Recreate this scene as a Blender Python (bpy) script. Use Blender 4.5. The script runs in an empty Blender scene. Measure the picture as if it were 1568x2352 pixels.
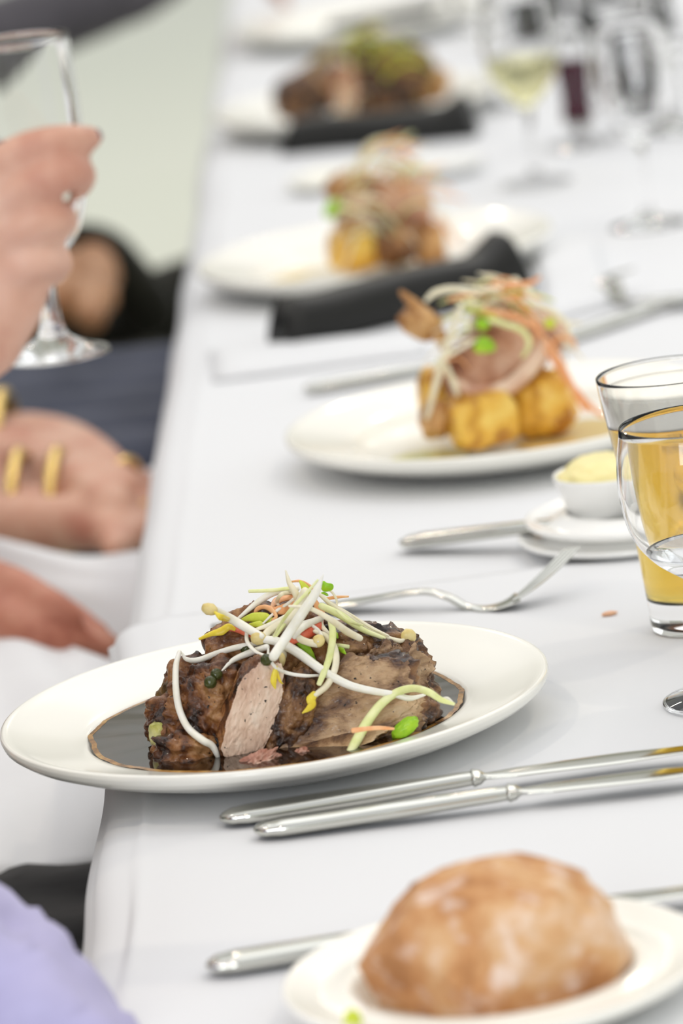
import bpy, bmesh, math, random
from mathutils import Vector, Matrix, noise
from mathutils.bvhtree import BVHTree

sc = bpy.context.scene
C = sc.collection
random.seed(7)
PI = math.pi

# ------------------------------------------------------------------ camera
F = 11000.0                      # focal length in pixels of the 1568x2352 frame
PITCH, ROLL = math.radians(12.5), math.radians(7.4)
Z0 = 0.75                        # table top
CAM = Vector((0, 0, Z0 + 0.71))
fw = Vector((0, math.cos(PITCH), -math.sin(PITCH)))
u0 = Vector((0, math.sin(PITCH), math.cos(PITCH)))
x0 = Vector((1, 0, 0))
rt = x0 * math.cos(ROLL) - u0 * math.sin(ROLL)
up = x0 * math.sin(ROLL) + u0 * math.cos(ROLL)
cd = bpy.data.cameras.new('camera')
cam = bpy.data.objects.new('camera', cd)
C.objects.link(cam)
cam.matrix_world = Matrix((
    (rt.x, up.x, -fw.x, CAM.x), (rt.y, up.y, -fw.y, CAM.y), (rt.z, up.z, -fw.z, CAM.z), (0, 0, 0, 1)))
cd.sensor_fit = 'VERTICAL'
cd.sensor_height = 36
cd.sensor_width = 24
cd.lens = F / 2352 * 36
cd.clip_start = 0.05
cd.clip_end = 100
cd.dof.use_dof = True
cd.dof.focus_distance = 2.69
cd.dof.aperture_fstop = 5.8
sc.camera = cam

# ------------------------------------------------------------------ light and exposure
sc.view_settings.view_transform = 'Standard'
sc.view_settings.look = 'None'
sc.view_settings.gamma = 1
sc.view_settings.use_curve_mapping = False
sc.view_settings.exposure = 0.12
sc.cycles.use_denoising = True
sc.cycles.caustics_reflective = False
sc.cycles.caustics_refractive = True
sc.cycles.max_bounces = 24
sc.cycles.transmission_bounces = 24
sc.cycles.transparent_max_bounces = 16
sc.cycles.sample_clamp_indirect = 10

w = bpy.data.worlds.new('room_light')
sc.world = w
w.use_nodes = True
nt = w.node_tree
nt.nodes.clear()
out = nt.nodes.new('ShaderNodeOutputWorld')
bg = nt.nodes.new('ShaderNodeBackground')
tc = nt.nodes.new('ShaderNodeTexCoord')
sp = nt.nodes.new('ShaderNodeSeparateXYZ')
rp = nt.nodes.new('ShaderNodeValToRGB')
nt.links.new(tc.outputs['Generated'], sp.inputs[0])
nt.links.new(sp.outputs['Z'], rp.inputs[0])
nt.links.new(rp.outputs[0], bg.inputs[0])
nt.links.new(bg.outputs[0], out.inputs[0])
el = rp.color_ramp.elements
el[0].position = 0.0
el[0].color = (.72, .72, .68, 1)
el[1].position = 0.95
el[1].color = (.98, .99, 1.02, 1)
e = el.new(0.22)
e.color = (.62, .62, .56, 1)
e = el.new(0.45)
e.color = (.87, .88, .89, 1)
bg.inputs[1].default_value = 0.80

def area(name, loc, target, sx, sy, power, col=(1, 1, 1), shape='RECTANGLE'):
    l = bpy.data.lights.new(name, 'AREA')
    l.shape = shape
    l.size = sx
    if shape == 'RECTANGLE':
        l.size_y = sy
    l.energy = power
    l.color = col
    o = bpy.data.objects.new(name, l)
    C.objects.link(o)
    o.location = loc
    d = Vector(target) - Vector(loc)
    o.rotation_euler = d.to_track_quat('-Z', 'Y').to_euler()
    return o

area('ceiling_panel_light', (0.6, 4.6, 3.4), (0.2, 3.4, .75), 2.6, 3.4, 20, (1, .995, .97))
area('window_light', (4.5, 5.5, 2.2), (0.2, 3.2, .8), 3.0, 2.2, 22, (.93, .97, 1))
area('window_light', (-2.6, -2.2, 2.2), (0, 2.8, .8), 1.1, 1.7, 34, (.90, .95, 1))
area('window_light', (-1.2, -2.4, 2.2), (0, 2.8, .8), 1.1, 1.7, 34, (.90, .95, 1))
for (x, y) in ((-1.6, 5.5), (-.5, 8.2), (.9, 7.4), (-1.2, 2.6), (1.5, 3.4), (.2, 10.5), (1.9, 9.5), (-2.6, 9.5), (1.1, 1.2), (-.9, .6)):
    area('ceiling_downlight', (x, y, 3.3), (x, y, 0), .10, .10, 6.5, (1, .88, .68), 'DISK')

# ------------------------------------------------------------------ pixel of the 1568x2352 frame -> point of the place
def ray(px, py):
    return fw + rt * ((px - 784) / F) - up * ((py - 1176) / F)
def P(px, py, z=0.0):            # on the horizontal plane z above the table top
    d = ray(px, py)
    return CAM + d * ((Z0 + z - CAM.z) / d.z)
def Py(px, py, y):               # on the upright plane at distance y
    d = ray(px, py)
    return CAM + d * (y / d.y)

# ------------------------------------------------------------------ materials
def mat(name, col, rough=.5, metal=0, spec=.5, trans=0, ior=1.45, sss=0, sssr=(1, .5, .3), coat=0, sheen=0, emit=None):
    m = bpy.data.materials.new(name)
    m.use_nodes = True
    b = m.node_tree.nodes['Principled BSDF']
    b.inputs['Base Color'].default_value = (*col, 1)
    b.inputs['Roughness'].default_value = rough
    b.inputs['Metallic'].default_value = metal
    b.inputs['Specular IOR Level'].default_value = spec
    b.inputs['Transmission Weight'].default_value = trans
    b.inputs['IOR'].default_value = ior
    b.inputs['Subsurface Weight'].default_value = sss
    b.inputs['Subsurface Radius'].default_value = sssr
    b.inputs['Subsurface Scale'].default_value = .004
    b.inputs['Coat Weight'].default_value = coat
    b.inputs['Coat Roughness'].default_value = .05
    b.inputs['Sheen Weight'].default_value = sheen
    return m
def nd(m, t, **kw):
    n = m.node_tree.nodes.new(t)
    for k, v in kw.items():
        setattr(n, k, v)
    return n
def ln(m, a, b):
    m.node_tree.links.new(a, b)
def coords(m, scale=(1, 1, 1), rot=(0, 0, 0)):
    t = nd(m, 'ShaderNodeTexCoord')
    mp = nd(m, 'ShaderNodeMapping')
    mp.inputs['Scale'].default_value = scale
    mp.inputs['Rotation'].default_value = rot
    ln(m, t.outputs['Object'], mp.inputs[0])
    return mp.outputs[0]
def noisecol(m, stops, scale=60, detail=6, vec=None, rough=.6, dist=0.0):
    b = m.node_tree.nodes['Principled BSDF']
    n = nd(m, 'ShaderNodeTexNoise')
    n.inputs['Scale'].default_value = scale
    n.inputs['Detail'].default_value = detail
    n.inputs['Roughness'].default_value = rough
    n.inputs['Distortion'].default_value = dist
    ln(m, vec or coords(m), n.inputs['Vector'])
    r = nd(m, 'ShaderNodeValToRGB')
    e = r.color_ramp.elements
    e[0].position, e[0].color = stops[0][0], (*stops[0][1], 1)
    e[1].position, e[1].color = stops[-1][0], (*stops[-1][1], 1)
    for p, c in stops[1:-1]:
        x = e.new(p)
        x.color = (*c, 1)
    ln(m, n.outputs['Fac'], r.inputs[0])
    ln(m, r.outputs[0], b.inputs['Base Color'])
    return n, r
def bump(m, scale=200, strength=.3, dist=.001, vec=None, detail=4):
    b = m.node_tree.nodes['Principled BSDF']
    n = nd(m, 'ShaderNodeTexNoise')
    n.inputs['Scale'].default_value = scale
    n.inputs['Detail'].default_value = detail
    ln(m, vec or coords(m), n.inputs['Vector'])
    bp = nd(m, 'ShaderNodeBump')
    bp.inputs['Strength'].default_value = strength
    bp.inputs['Distance'].default_value = dist
    ln(m, n.outputs['Fac'], bp.inputs['Height'])
    ln(m, bp.outputs[0], b.inputs['Normal'])
    return bp

M = {}
M['cloth'] = mat('white_linen', (.77, .78, .80), .85, spec=.15, sheen=.1)
bump(M['cloth'], 1400, .12, .0004)
M['ceramic'] = mat('ivory_glazed_china', (.95, .94, .87), .13, spec=.5)
M['china_white'] = mat('white_china', (.92, .92, .90), .15)
M['steel'] = mat('polished_steel', (.66, .66, .61), .12, metal=1)
M['glass'] = mat('clear_glass', (1, 1, 1), 0, trans=1, ior=1.42)
M['beer'] = mat('pale_lager', (.97, .70, .16), 0, trans=1, ior=1.34)
M['wine_white'] = mat('white_wine', (.97, .93, .55), 0, trans=1, ior=1.34)
M['water'] = mat('still_water', (.99, 1, 1), 0, trans=1, ior=1.33)
M['wine_red'] = mat('red_wine', (.09, .008, .03), .05, ior=1.34)
M['foam'] = mat('beer_foam', (.97, .95, .86), .9, spec=.1)
bump(M['foam'], 900, .4, .0006)
M['butter'] = mat('soft_butter', (.90, .80, .38), .4, sss=.2)
bump(M['butter'], 120, .5, .002)
M['black_cloth'] = mat('black_satin', (.008, .008, .007), .42, spec=.5)
M['bottle'] = mat('dark_bottle_glass', (.01, .012, .01), .08)
M['gold'] = mat('yellow_gold', (.85, .60, .22), .22, metal=1)
M['wood'] = mat('brown_chair_wood', (.12, .06, .03), .5)
M['nail'] = mat('dark_nail_polish', (.16, .10, .14), .2)

# beer darkens with depth: absorption inside the liquid
def absorb(m, col, dens):
    t = m.node_tree
    o = [n for n in t.nodes if n.type == 'OUTPUT_MATERIAL'][0]
    v = nd(m, 'ShaderNodeVolumeAbsorption')
    v.inputs['Color'].default_value = (*col, 1)
    v.inputs['Density'].default_value = dens
    ln(m, v.outputs[0], o.inputs['Volume'])

# sauce: dark where deep, orange brown where it thins out at its rim
m = M['sauce'] = mat('dark_jus', (.03, .015, .006), .06, spec=.6, coat=.5)
n, r = noisecol(m, [(.35, (.010, .005, .003)), (.7, (.035, .015, .006))], 40, 4)
m = M['sauce_edge'] = mat('thin_jus', (.45, .22, .05), .15, spec=.5)
noisecol(m, [(.3, (.10, .045, .012)), (.5, (.36, .17, .04)), (.75, (.62, .40, .14))], 90, 5)

# meat
def meat(name, stops, scale, rough, bs=.9, stretch=(1, 1, 1), dots=True):
    m = mat(name, stops[0][1], rough, spec=.35, coat=.3)
    v = coords(m, stretch)
    stops = [(p, tuple(x ** 1.12 for x in c)) for p, c in stops]
    n, r = noisecol(m, stops, scale, 9, v, .68, .6)
    bump(m, scale * 2.2, bs, .0028, v, 8)
    big = nd(m, 'ShaderNodeTexNoise')      # larger light and dark patches of browning
    big.inputs['Scale'].default_value = 42
    big.inputs['Detail'].default_value = 3
    ln(m, coords(m), big.inputs['Vector'])
    add = nd(m, 'ShaderNodeMath', operation='MULTIPLY_ADD')
    ln(m, big.outputs['Fac'], add.inputs[0])
    add.inputs[1].default_value = .9
    ln(m, n.outputs['Fac'], add.inputs[2])
    sub = nd(m, 'ShaderNodeMath', operation='SUBTRACT')
    ln(m, add.outputs[0], sub.inputs[0])
    sub.inputs[1].default_value = .45
    ln(m, sub.outputs[0], r.inputs[0])
    if dots:                       # pepper and charred specks
        b = m.node_tree.nodes['Principled BSDF']
        vo = nd(m, 'ShaderNodeTexNoise')
        vo.inputs['Scale'].default_value = 380
        vo.inputs['Detail'].default_value = 3
        ln(m, coords(m), vo.inputs['Vector'])
        rr = nd(m, 'ShaderNodeValToRGB')
        rr.color_ramp.elements[0].position = .66
        rr.color_ramp.elements[0].color = (0, 0, 0, 1)
        rr.color_ramp.elements[1].position = .72
        rr.color_ramp.elements[1].color = (1, 1, 1, 1)
        ln(m, vo.outputs['Fac'], rr.inputs[0])
        mx = nd(m, 'ShaderNodeMix', data_type='RGBA')
        ln(m, rr.outputs[0], mx.inputs[0])
        ln(m, r.outputs[0], mx.inputs[6])
        mx.inputs[7].default_value = (.012, .008, .006, 1)
        ln(m, mx.outputs[2], b.inputs['Base Color'])
    return m
M['crust'] = meat('roasted_crust', [(.30, (.030, .013, .008)), (.42, (.14, .055, .022)), (.55, (.30, .14, .055)), (.70, (.48, .28, .13))], 62, .24)
M['crust_dark'] = meat('dark_roasted_crust', [(.30, (.018, .010, .008)), (.44, (.09, .042, .02)), (.56, (.22, .11, .048)), (.74, (.42, .25, .12))], 80, .23)
M['cut'] = meat('carved_pale_meat', [(.25, (.42, .25, .17)), (.42, (.72, .52, .40)), (.6, (.84, .66, .53)), (.8, (.90, .78, .66))], 75, .36, .7, (1, 1, .35))
M['cut_grey'] = meat('carved_braised_meat', [(.28, (.09, .05, .04)), (.42, (.27, .16, .09)), (.56, (.50, .34, .20)), (.75, (.66, .49, .32))], 50, .26, .9, (1, 1, 2.2))
M['pink_meat'] = meat('pulled_pink_meat', [(.3, (.36, .14, .09)), (.5, (.58, .32, .24)), (.7, (.70, .48, .38))], 90, .3, .8, dots=False)
M['pork'] = meat('roasted_pork', [(.3, (.28, .11, .05)), (.5, (.60, .34, .22)), (.72, (.76, .52, .38))], 45, .4, .4, dots=False)
M['fat'] = meat('pale_roasted_fat', [(.3, (.60, .34, .24)), (.5, (.80, .58, .44)), (.7, (.88, .72, .58))], 45, .35, .3, dots=False)
M['bone'] = meat('browned_rib_bone', [(.3, (.24, .10, .03)), (.5, (.55, .30, .11)), (.7, (.72, .46, .22))], 60, .4, .4, dots=False)
M['potato'] = meat('roast_potato', [(.3, (.45, .20, .03)), (.5, (.82, .50, .08)), (.7, (.90, .66, .18))], 40, .35, .35, dots=False)
M['skinleaf'] = meat('braised_onion', [(.3, (.07, .04, .015)), (.5, (.24, .15, .06)), (.7, (.42, .29, .12))], 60, .22, .4, (1, 1, .4), dots=False)
M['zucchini'] = meat('cooked_marrow', [(.3, (.35, .36, .07)), (.5, (.62, .60, .22)), (.7, (.74, .72, .40))], 60, .3, .3, dots=False)
M['mushroom'] = meat('charred_morsel', [(.3, (.008, .009, .010)), (.6, (.035, .035, .032))], 120, .3, .8, dots=False)

def veg(name, c1, c2, rough=.32, sss=.25, stretch=(1, 1, 1), scale=120):
    m = mat(name, c1, rough, spec=.5, sss=sss, sssr=(1, 1, .6))
    noisecol(m, [(.3, c1), (.7, c2)], scale, 3, coords(m, stretch))
    return m
M['sprout'] = veg('white_sprout', (.84, .82, .70), (.92, .91, .84))
M['sprout_cream'] = veg('cream_sprout', (.80, .72, .50), (.90, .86, .70))
M['sprout_green'] = veg('pale_green_stem', (.70, .76, .30), (.86, .88, .52))
M['bean'] = veg('sprout_bean', (.66, .50, .16), (.84, .72, .36))
M['yellow'] = veg('yellow_leaf', (.78, .55, .02), (.86, .72, .08))
M['carrot'] = veg('carrot_shred', (.84, .33, .13), (.90, .52, .28))
M['red'] = veg('red_pepper', (.68, .07, .03), (.80, .22, .12))
M['leaf'] = veg('green_leaf', (.18, .46, .01), (.42, .66, .03))
M['limeleaf'] = veg('lime_leaf', (.48, .58, .02), (.66, .72, .10))
M['caper'] = veg('green_peppercorn', (.02, .03, .006), (.07, .08, .02), .15, 0)
M['brownslaw'] = veg('browned_shred', (.30, .17, .03), (.55, .40, .10))

# bread
m = M['bread'] = mat('floured_crust', (.5, .28, .14), .75, spec=.2)
n, r = noisecol(m, [(.28, (.30, .13, .055)), (.44, (.56, .28, .12)), (.56, (.68, .42, .22)), (.70, (.82, .66, .54))], 26, 7, None, .62, .4)
bump(m, 60, .35, .003, None, 8)
fl = nd(m, 'ShaderNodeTexNoise')            # patches of flour and small dark blisters
fl.inputs['Scale'].default_value = 70
fl.inputs['Detail'].default_value = 6
ln(m, coords(m), fl.inputs['Vector'])
fr_ = nd(m, 'ShaderNodeValToRGB')
fr_.color_ramp.elements[0].position = .52
fr_.color_ramp.elements[0].color = (0, 0, 0, 1)
fr_.color_ramp.elements[1].position = .72
fr_.color_ramp.elements[1].color = (.75, .75, .75, 1)
ln(m, fl.outputs['Fac'], fr_.inputs[0])
mx = nd(m, 'ShaderNodeMix', data_type='RGBA')
ln(m, fr_.outputs[0], mx.inputs[0])
ln(m, r.outputs[0], mx.inputs[6])
mx.inputs[7].default_value = (.86, .74, .68, 1)
ln(m, mx.outputs[2], m.node_tree.nodes['Principled BSDF'].inputs['Base Color'])

# skins and garments
def skin(name, a, b2, c3):
    m = mat(name, b2, .5, sss=.15, sssr=(1, .4, .25))
    noisecol(m, [(.3, a), (.5, b2), (.7, c3)], 22, 4)
    return m
M['skin_fair'] = skin('fair_skin', (.52, .24, .17), (.66, .38, .28), (.74, .48, .38))
M['skin_pink'] = skin('rosy_skin', (.48, .18, .12), (.62, .34, .24), (.68, .42, .31))
M['skin_red'] = skin('ruddy_skin', (.34, .10, .06), (.50, .20, .13), (.56, .27, .18))
M['skin_brown'] = skin('tanned_skin', (.30, .13, .06), (.46, .23, .11), (.52, .28, .15))
def fabric(name, c, k=1.15, rough=.85):
    m = mat(name, c, rough, spec=.15, sheen=.2)
    noisecol(m, [(.35, c), (.7, tuple(min(1, v * k) for v in c))], 14, 3)
    bump(m, 900, .2, .0006)
    return m
M['lavender'] = fabric('lavender_cotton', (.44, .42, .64), 1.25)
M['black_wool'] = fabric('black_wool', (.006, .006, .007))
M['white_cotton'] = fabric('white_cotton', (.78, .79, .81), 1.04)
M['navy'] = fabric('charcoal_navy_wool', (.050, .056, .082), 1.5)
M['black_knit'] = fabric('black_knit', (.014, .014, .010), 1.8)
M['grey_suit'] = fabric('dark_grey_wool', (.075, .070, .080), 1.4)
M['hair'] = fabric('brown_hair', (.05, .03, .015))

m = M['floor'] = mat('pale_vinyl_floor', (.66, .69, .58), .6, spec=.3)
noisecol(m, [(.3, (.76, .79, .68)), (.7, (.79, .81, .71))], 1.2, 3)
m = M['wall'] = mat('painted_wall', (.52, .52, .46), .9)
noisecol(m, [(.3, (.50, .50, .44)), (.7, (.54, .54, .48))], .8, 2)
M['ceil'] = mat('ceiling_paint', (.7, .7, .68), .9)

# ------------------------------------------------------------------ mesh helpers
def link(name, verts, faces, mats, parent=None, smooth=True, loc=None, fm=None):
    me = bpy.data.meshes.new(name)
    me.from_pydata([tuple(v) for v in verts], [], faces)
    if not isinstance(mats, (list, tuple)):
        mats = [mats]
    for mm in mats:
        me.materials.append(mm)
    me.update()
    if smooth:
        me.polygons.foreach_set('use_smooth', [True] * len(me.polygons))
    if fm:
        me.polygons.foreach_set('material_index', fm)
    o = bpy.data.objects.new(name, me)
    C.objects.link(o)
    if loc is not None:
        o.location = loc
        # verts are given in world space: shift them to the object's own origin
        me.transform(Matrix.Translation(-Vector(loc)))
    if parent:
        o.parent = parent
        if loc is None:
            me.transform(Matrix.Translation(-parent_origin(parent)))
        else:
            o.location = Vector(loc) - parent_origin(parent)
    return o
def parent_origin(p):
    v = Vector(p.location)
    while p.parent:
        p = p.parent
        v += Vector(p.location)
    return v
def tag(o, label, cat, group=None, kind=None):
    o['label'] = label
    o['category'] = cat
    if group:
        o['group'] = group
    if kind:
        o['kind'] = kind
    return o
def thing(name, label, cat, loc, group=None):
    o = bpy.data.objects.new(name, None)
    o.empty_display_size = .02
    C.objects.link(o)
    o.location = loc
    return tag(o, label, cat, group)
def struct(o, label=None):
    o['kind'] = 'structure'
    if label:
        o['label'] = label
    return o

def box(name, a, b, m, parent=None, bevel=0):
    x, y, z = a
    X, Y, Z = b
    v = [(x, y, z), (X, y, z), (X, Y, z), (x, Y, z), (x, y, Z), (X, y, Z), (X, Y, Z), (x, Y, Z)]
    f = [(3, 2, 1, 0), (4, 5, 6, 7), (0, 1, 5, 4), (1, 2, 6, 5), (2, 3, 7, 6), (3, 0, 4, 7)]
    o = link(name, v, f, m, parent, smooth=False)
    if bevel:
        md = o.modifiers.new('b', 'BEVEL')
        md.width = bevel
        md.segments = 3
    return o

def lathe(name, prof, c, m, parent=None, seg=96, closed=True, warp=None):
    c = Vector(c)
    v, f = [], []
    rings = []
    for (r, z) in prof:
        if r < 1e-6:
            rings.append([len(v)])
            v.append(c + Vector((0, 0, z)))
        else:
            ring = []
            for k in range(seg):
                a = 2 * PI * k / seg
                rr, zz = (warp(a, r, z) if warp else (r, z))
                ring.append(len(v))
                v.append(c + Vector((rr * math.cos(a), rr * math.sin(a), zz)))
            rings.append(ring)
    n = len(rings)
    for i in range(n if closed else n - 1):
        A, B = rings[i], rings[(i + 1) % n]
        if len(A) == 1 and len(B) == 1:
            continue
        for k in range(seg):
            k2 = (k + 1) % seg
            if len(A) == 1:
                f.append((A[0], B[k2], B[k]))
            elif len(B) == 1:
                f.append((A[k], A[k2], B[0]))
            else:
                f.append((A[k], A[k2], B[k2], B[k]))
    o = link(name, v, f, m, parent)
    bm = bmesh.new()
    bm.from_mesh(o.data)
    bmesh.ops.recalc_face_normals(bm, faces=bm.faces)
    bm.to_mesh(o.data)
    bm.free()
    return o

def catmull(pts, n):
    pts = [Vector(p) for p in pts]
    if len(pts) == 2:
        return [pts[0].lerp(pts[1], i / n) for i in range(n + 1)]
    q = [pts[0] * 2 - pts[1]] + pts + [pts[-1] * 2 - pts[-2]]
    out_ = []
    segs = len(pts) - 1
    for i in range(n + 1):
        t = i / n * segs
        k = min(int(t), segs - 1)
        u = t - k
        a, b, c, d = q[k], q[k + 1], q[k + 2], q[k + 3]
        out_.append(.5 * ((2 * b) + (c - a) * u + (2 * a - 5 * b + 4 * c - d) * u * u + (3 * b - a - 3 * c + d) * u ** 3))
    return out_
def interp(vals, t):
    s = t * (len(vals) - 1)
    k = min(int(s), len(vals) - 2)
    return vals[k] + (vals[k + 1] - vals[k]) * (s - k)

def tube_geo(pts, radii, seg=10, n=28, flat=1.0, side=None, round_ends=True):
    """swept tube; flat<1 squashes it along 'side'-normal; returns verts, faces"""
    cp = catmull(pts, n)
    v, f = [], []
    ref = Vector(side) if side else Vector((0, 0, 1))
    prevn = None
    rings = []
    L = len(cp)
    for i, p in enumerate(cp):
        t = (cp[min(i + 1, L - 1)] - cp[max(i - 1, 0)]).normalized()
        if prevn is None:
            nn = ref - t * ref.dot(t)
            if nn.length < 1e-4:
                nn = Vector((1, 0, 0)) - t * t.x
        else:
            nn = prevn - t * prevn.dot(t)
        nn.normalize()
        prevn = nn
        bb = t.cross(nn)
        r = interp(radii, i / (L - 1))
        steps = [(0, r)]
        if round_ends and i == 0:
            steps = [(-.86, .5 * r), (-.5, .86 * r), (0, r)]
        if round_ends and i == L - 1:
            steps = [(0, r), (.5, .86 * r), (.86, .5 * r)]
        for (dx, rr) in steps:
            ring = []
            for k in range(seg):
                a = 2 * PI * k / seg
                ring.append(len(v))
                v.append(p + t * (dx * r * (flat if flat < 1 else 1)) + nn * (math.cos(a) * rr * flat) + bb * (math.sin(a) * rr))
            rings.append(ring)
    for A, B in zip(rings[:-1], rings[1:]):
        for k in range(seg):
            k2 = (k + 1) % seg
            f.append((A[k], A[k2], B[k2], B[k]))
    f.append(tuple(reversed(rings[0])))
    f.append(tuple(rings[-1]))
    return v, f
def tube(name, pts, radii, m, parent=None, **kw):
    v, f = tube_geo(pts, radii, **kw)
    return link(name, v, f, m, parent, loc=Vector(pts[0]))
def geo_join(gs):
    v, f = [], []
    for (a, b) in gs:
        k = len(v)
        v += list(a)
        f += [tuple(i + k for i in q) for q in b]
    return v, f

_ico = {}
def ico(sub):
    if sub not in _ico:
        bm = bmesh.new()
        bmesh.ops.create_icosphere(bm, subdivisions=sub, radius=1)
        _ico[sub] = ([v.co.copy() for v in bm.verts], [tuple(v.index for v in f.verts) for f in bm.faces])
        bm.free()
    return _ico[sub]
def lump(name, c, rad, m, rot=(0, 0, 0), cuts=(), amp=.15, fr=1.6, seed=0, sub=5, power=2.0, parent=None, fine=.03, floor=None, fiber=None):
    """organic lump: superellipsoid, carved by planes (local unit space: normal, offset, material index), roughened"""
    vs, fs = ico(sub)
    R = Matrix.Rotation(rot[2], 3, 'Z') @ Matrix.Rotation(rot[1], 3, 'Y') @ Matrix.Rotation(rot[0], 3, 'X')
    c = Vector(c)
    off = Vector((seed * 7.3, seed * 3.1, seed * 5.7))
    V, flag = [], []
    for v in vs:
        k = (abs(v.x) ** power + abs(v.y) ** power + abs(v.z) ** power) ** (-1 / power)
        p = v * k
        d = noise.fractal(p * fr + off, 1.0, 2.0, 5) * amp
        ff = fine * noise.fractal(p * fr * 5 + off, .9, 2.1, 4)
        if fiber:
            ff += fiber[1] * noise.noise(Vector((p.x * fiber[0][0], p.y * fiber[0][1], p.z * fiber[0][2])) + off)
        p = p * (1 + d + ff)
        fl = -1
        for (nrm, o_, mi) in cuts:
            nrm = Vector(nrm).normalized()
            s = p.dot(nrm) - o_
            if s > 0:
                p = p - nrm * (s * .97) + nrm * (ff * .8)
                fl = mi
        p = Vector((p.x * rad[0], p.y * rad[1], p.z * rad[2]))
        q = c + R @ p
        if floor is not None and q.z < floor:
            q.z = floor + (q.z - floor) * .03
        V.append(q)
        flag.append(fl)
    mats = m if isinstance(m, (list, tuple)) else [m]
    fm = None
    if len(mats) > 1:
        fm = []
        for q in fs:
            a = [flag[i] for i in q]
            g = max(set(a), key=a.count)
            fm.append(g if g > 0 else 0)
    return link(name, V, fs, mats, parent, loc=c, fm=fm)

def remeshed(name, gs, m, parent=None, voxel=.005, smooth=6, loc=None, disp=None, origin=None):
    v, f = geo_join(gs)
    o = link(name, v, f, m, parent, loc=loc)
    rm = o.modifiers.new('r', 'REMESH')
    rm.mode = 'VOXEL'
    rm.voxel_size = voxel
    rm.use_smooth_shade = True
    s = o.modifiers.new('s', 'SMOOTH')
    s.iterations = smooth
    s.factor = .5
    if disp:
        t = bpy.data.textures.new(name + '_folds', 'CLOUDS')
        t.noise_scale = disp[0]
        t.noise_depth = 2
        d = o.modifiers.new('d', 'DISPLACE')
        d.texture = t
        d.texture_coords = 'LOCAL'
        d.strength = disp[1]
        d.mid_level = .5
    return o

# ================================================================== SETTING
struct(link('floor', [(-9, -4, 0), (9, -4, 0), (9, 22, 0), (-9, 22, 0)], [(0, 1, 2, 3)], M['floor'], smooth=False), 'pale green grey floor of the function room')
struct(box('wall_back', (-9, 20, 0), (9, 20.15, 5.2), M['wall']), 'beige back wall of the function room')
struct(box('wall_left', (-9.15, -4, 0), (-9, 20.15, 3.4), M['wall']), 'beige left wall of the function room')
struct(box('baseboard_back', (-9, 19.97, 0), (9, 20, .12), M['china_white']))

# ------------------------------------------------------------------ tables and cloths
EX = lambda y: -.131 + .0225 * (y - 2.3)      # table edge (crease line) on the guests' side
W = .95
def table(label, ya, yb):
    t = thing('banquet_table', label, 'table', ((EX((ya + yb) / 2) + W / 2), (ya + yb) / 2, 0), 'tables under the white cloths')
    a, b = ya + .02, yb - .02
    v = []
    for z in (Z0 - .03, Z0 - .004):
        v += [(EX(a) + .012, a, z), (EX(a) + W, a, z), (EX(b) + W, b, z), (EX(b) + .012, b, z)]
    link('table_top', v, [(3, 2, 1, 0), (4, 5, 6, 7), (0, 1, 5, 4), (1, 2, 6, 5), (2, 3, 7, 6), (3, 0, 4, 7)], M['wood'], t, smooth=False)
    for yy in (a + .12, b - .12):
        for xx in (EX(yy) + .14, EX(yy) + W - .1):
            tube('leg', [(xx, yy, 0), (xx, yy, Z0 - .03)], [.018, .018], M['steel'], t, n=2, round_ends=False)
    return t
table('banquet table under the nearer white cloth', .9, 2.93)
table('banquet table under the farther white cloth', 2.94, 8.2)

# seam: the near cloth ends in a hem lying over the far one
def seam_y(x):
    # px anchors on the hem: (290,1475) (350,1432) (880,1372) (1400,1288)
    a, b = P(345, 1434), P(1400, 1292)
    return a.y + (b.y - a.y) * (x - a.x) / (b.x - a.x)
def cloth(name, label, ya, yb, lift, seam_end, hem_r=.0):
    nu, nv = 90, 150
    v, f = [], []
    prof = []                               # across: offset from the crease, height
    for k in range(14):                     # hanging drop, then the rounded shoulder
        prof.append((-.026 - .004 * math.sin(k * .6), -.10 + .0065 * k))
    for k in range(1, 9):
        a = PI / 2 * k / 9
        prof.append((-.026 * math.cos(a) ** .8, -.016 + .0145 * math.sin(a)))
    prof.append((-.003, -.0010))
    prof.append((.0, .0008))                # the pressed crease
    prof.append((.004, 0))
    for k in range(1, 41):
        prof.append((.004 + (W - .004) * (k / 40) ** 1.3, 0))
    for k in range(1, 8):
        prof.append((W + .01, -.014 * k))
    for j in range(nv + 1):
        t = j / nv
        for (dx, dz) in prof:
            y1 = yb
            if seam_end == 'far':
                y1 = seam_y(dx + EX(2.95))
            y0 = ya
            if seam_end == 'near':
                y0 = seam_y(dx + EX(2.95)) - .10
            y = y0 + (y1 - y0) * (t ** 1.0)
            x = EX(y) + dx
            z = Z0 + dz + lift
            w1 = noise.noise(Vector((x * 2.2, y * 1.6, 3.1)))
            w2 = noise.noise(Vector((x * 9, y * 3.0, 8.1)))
            if dx > -.002:
                z += .0010 * w1 * min(1, dx / .06) + .0004 * w2 * min(1, max(0, dx) / .04)
            else:
                x += .005 * noise.noise(Vector((y * 5, dz * 9, 1.7)))
            if seam_end == 'far' and t > .975:      # hem: slightly thicker roll
                z += .0022 * math.sin((t - .975) / .025 * PI)
            if seam_end == 'near' and dx < 0.06:     # the far cloth bulges where the two overlap
                x -= 0
            if seam_end == 'far' and dx < 0 and t > .9:
                x -= .010 * ((t - .9) / .1) ** 2
            v.append((x, y, z))
    n = len(prof)
    for j in range(nv):
        for i in range(n - 1):
            f.append((j * n + i, j * n + i + 1, (j + 1) * n + i + 1, (j + 1) * n + i))
    o = link(name, v, f, M['cloth'])
    s = o.modifiers.new('t', 'SOLIDIFY')
    s.thickness = .0012
    s.offset = -1
    return tag(o, label, 'tablecloth')
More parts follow.
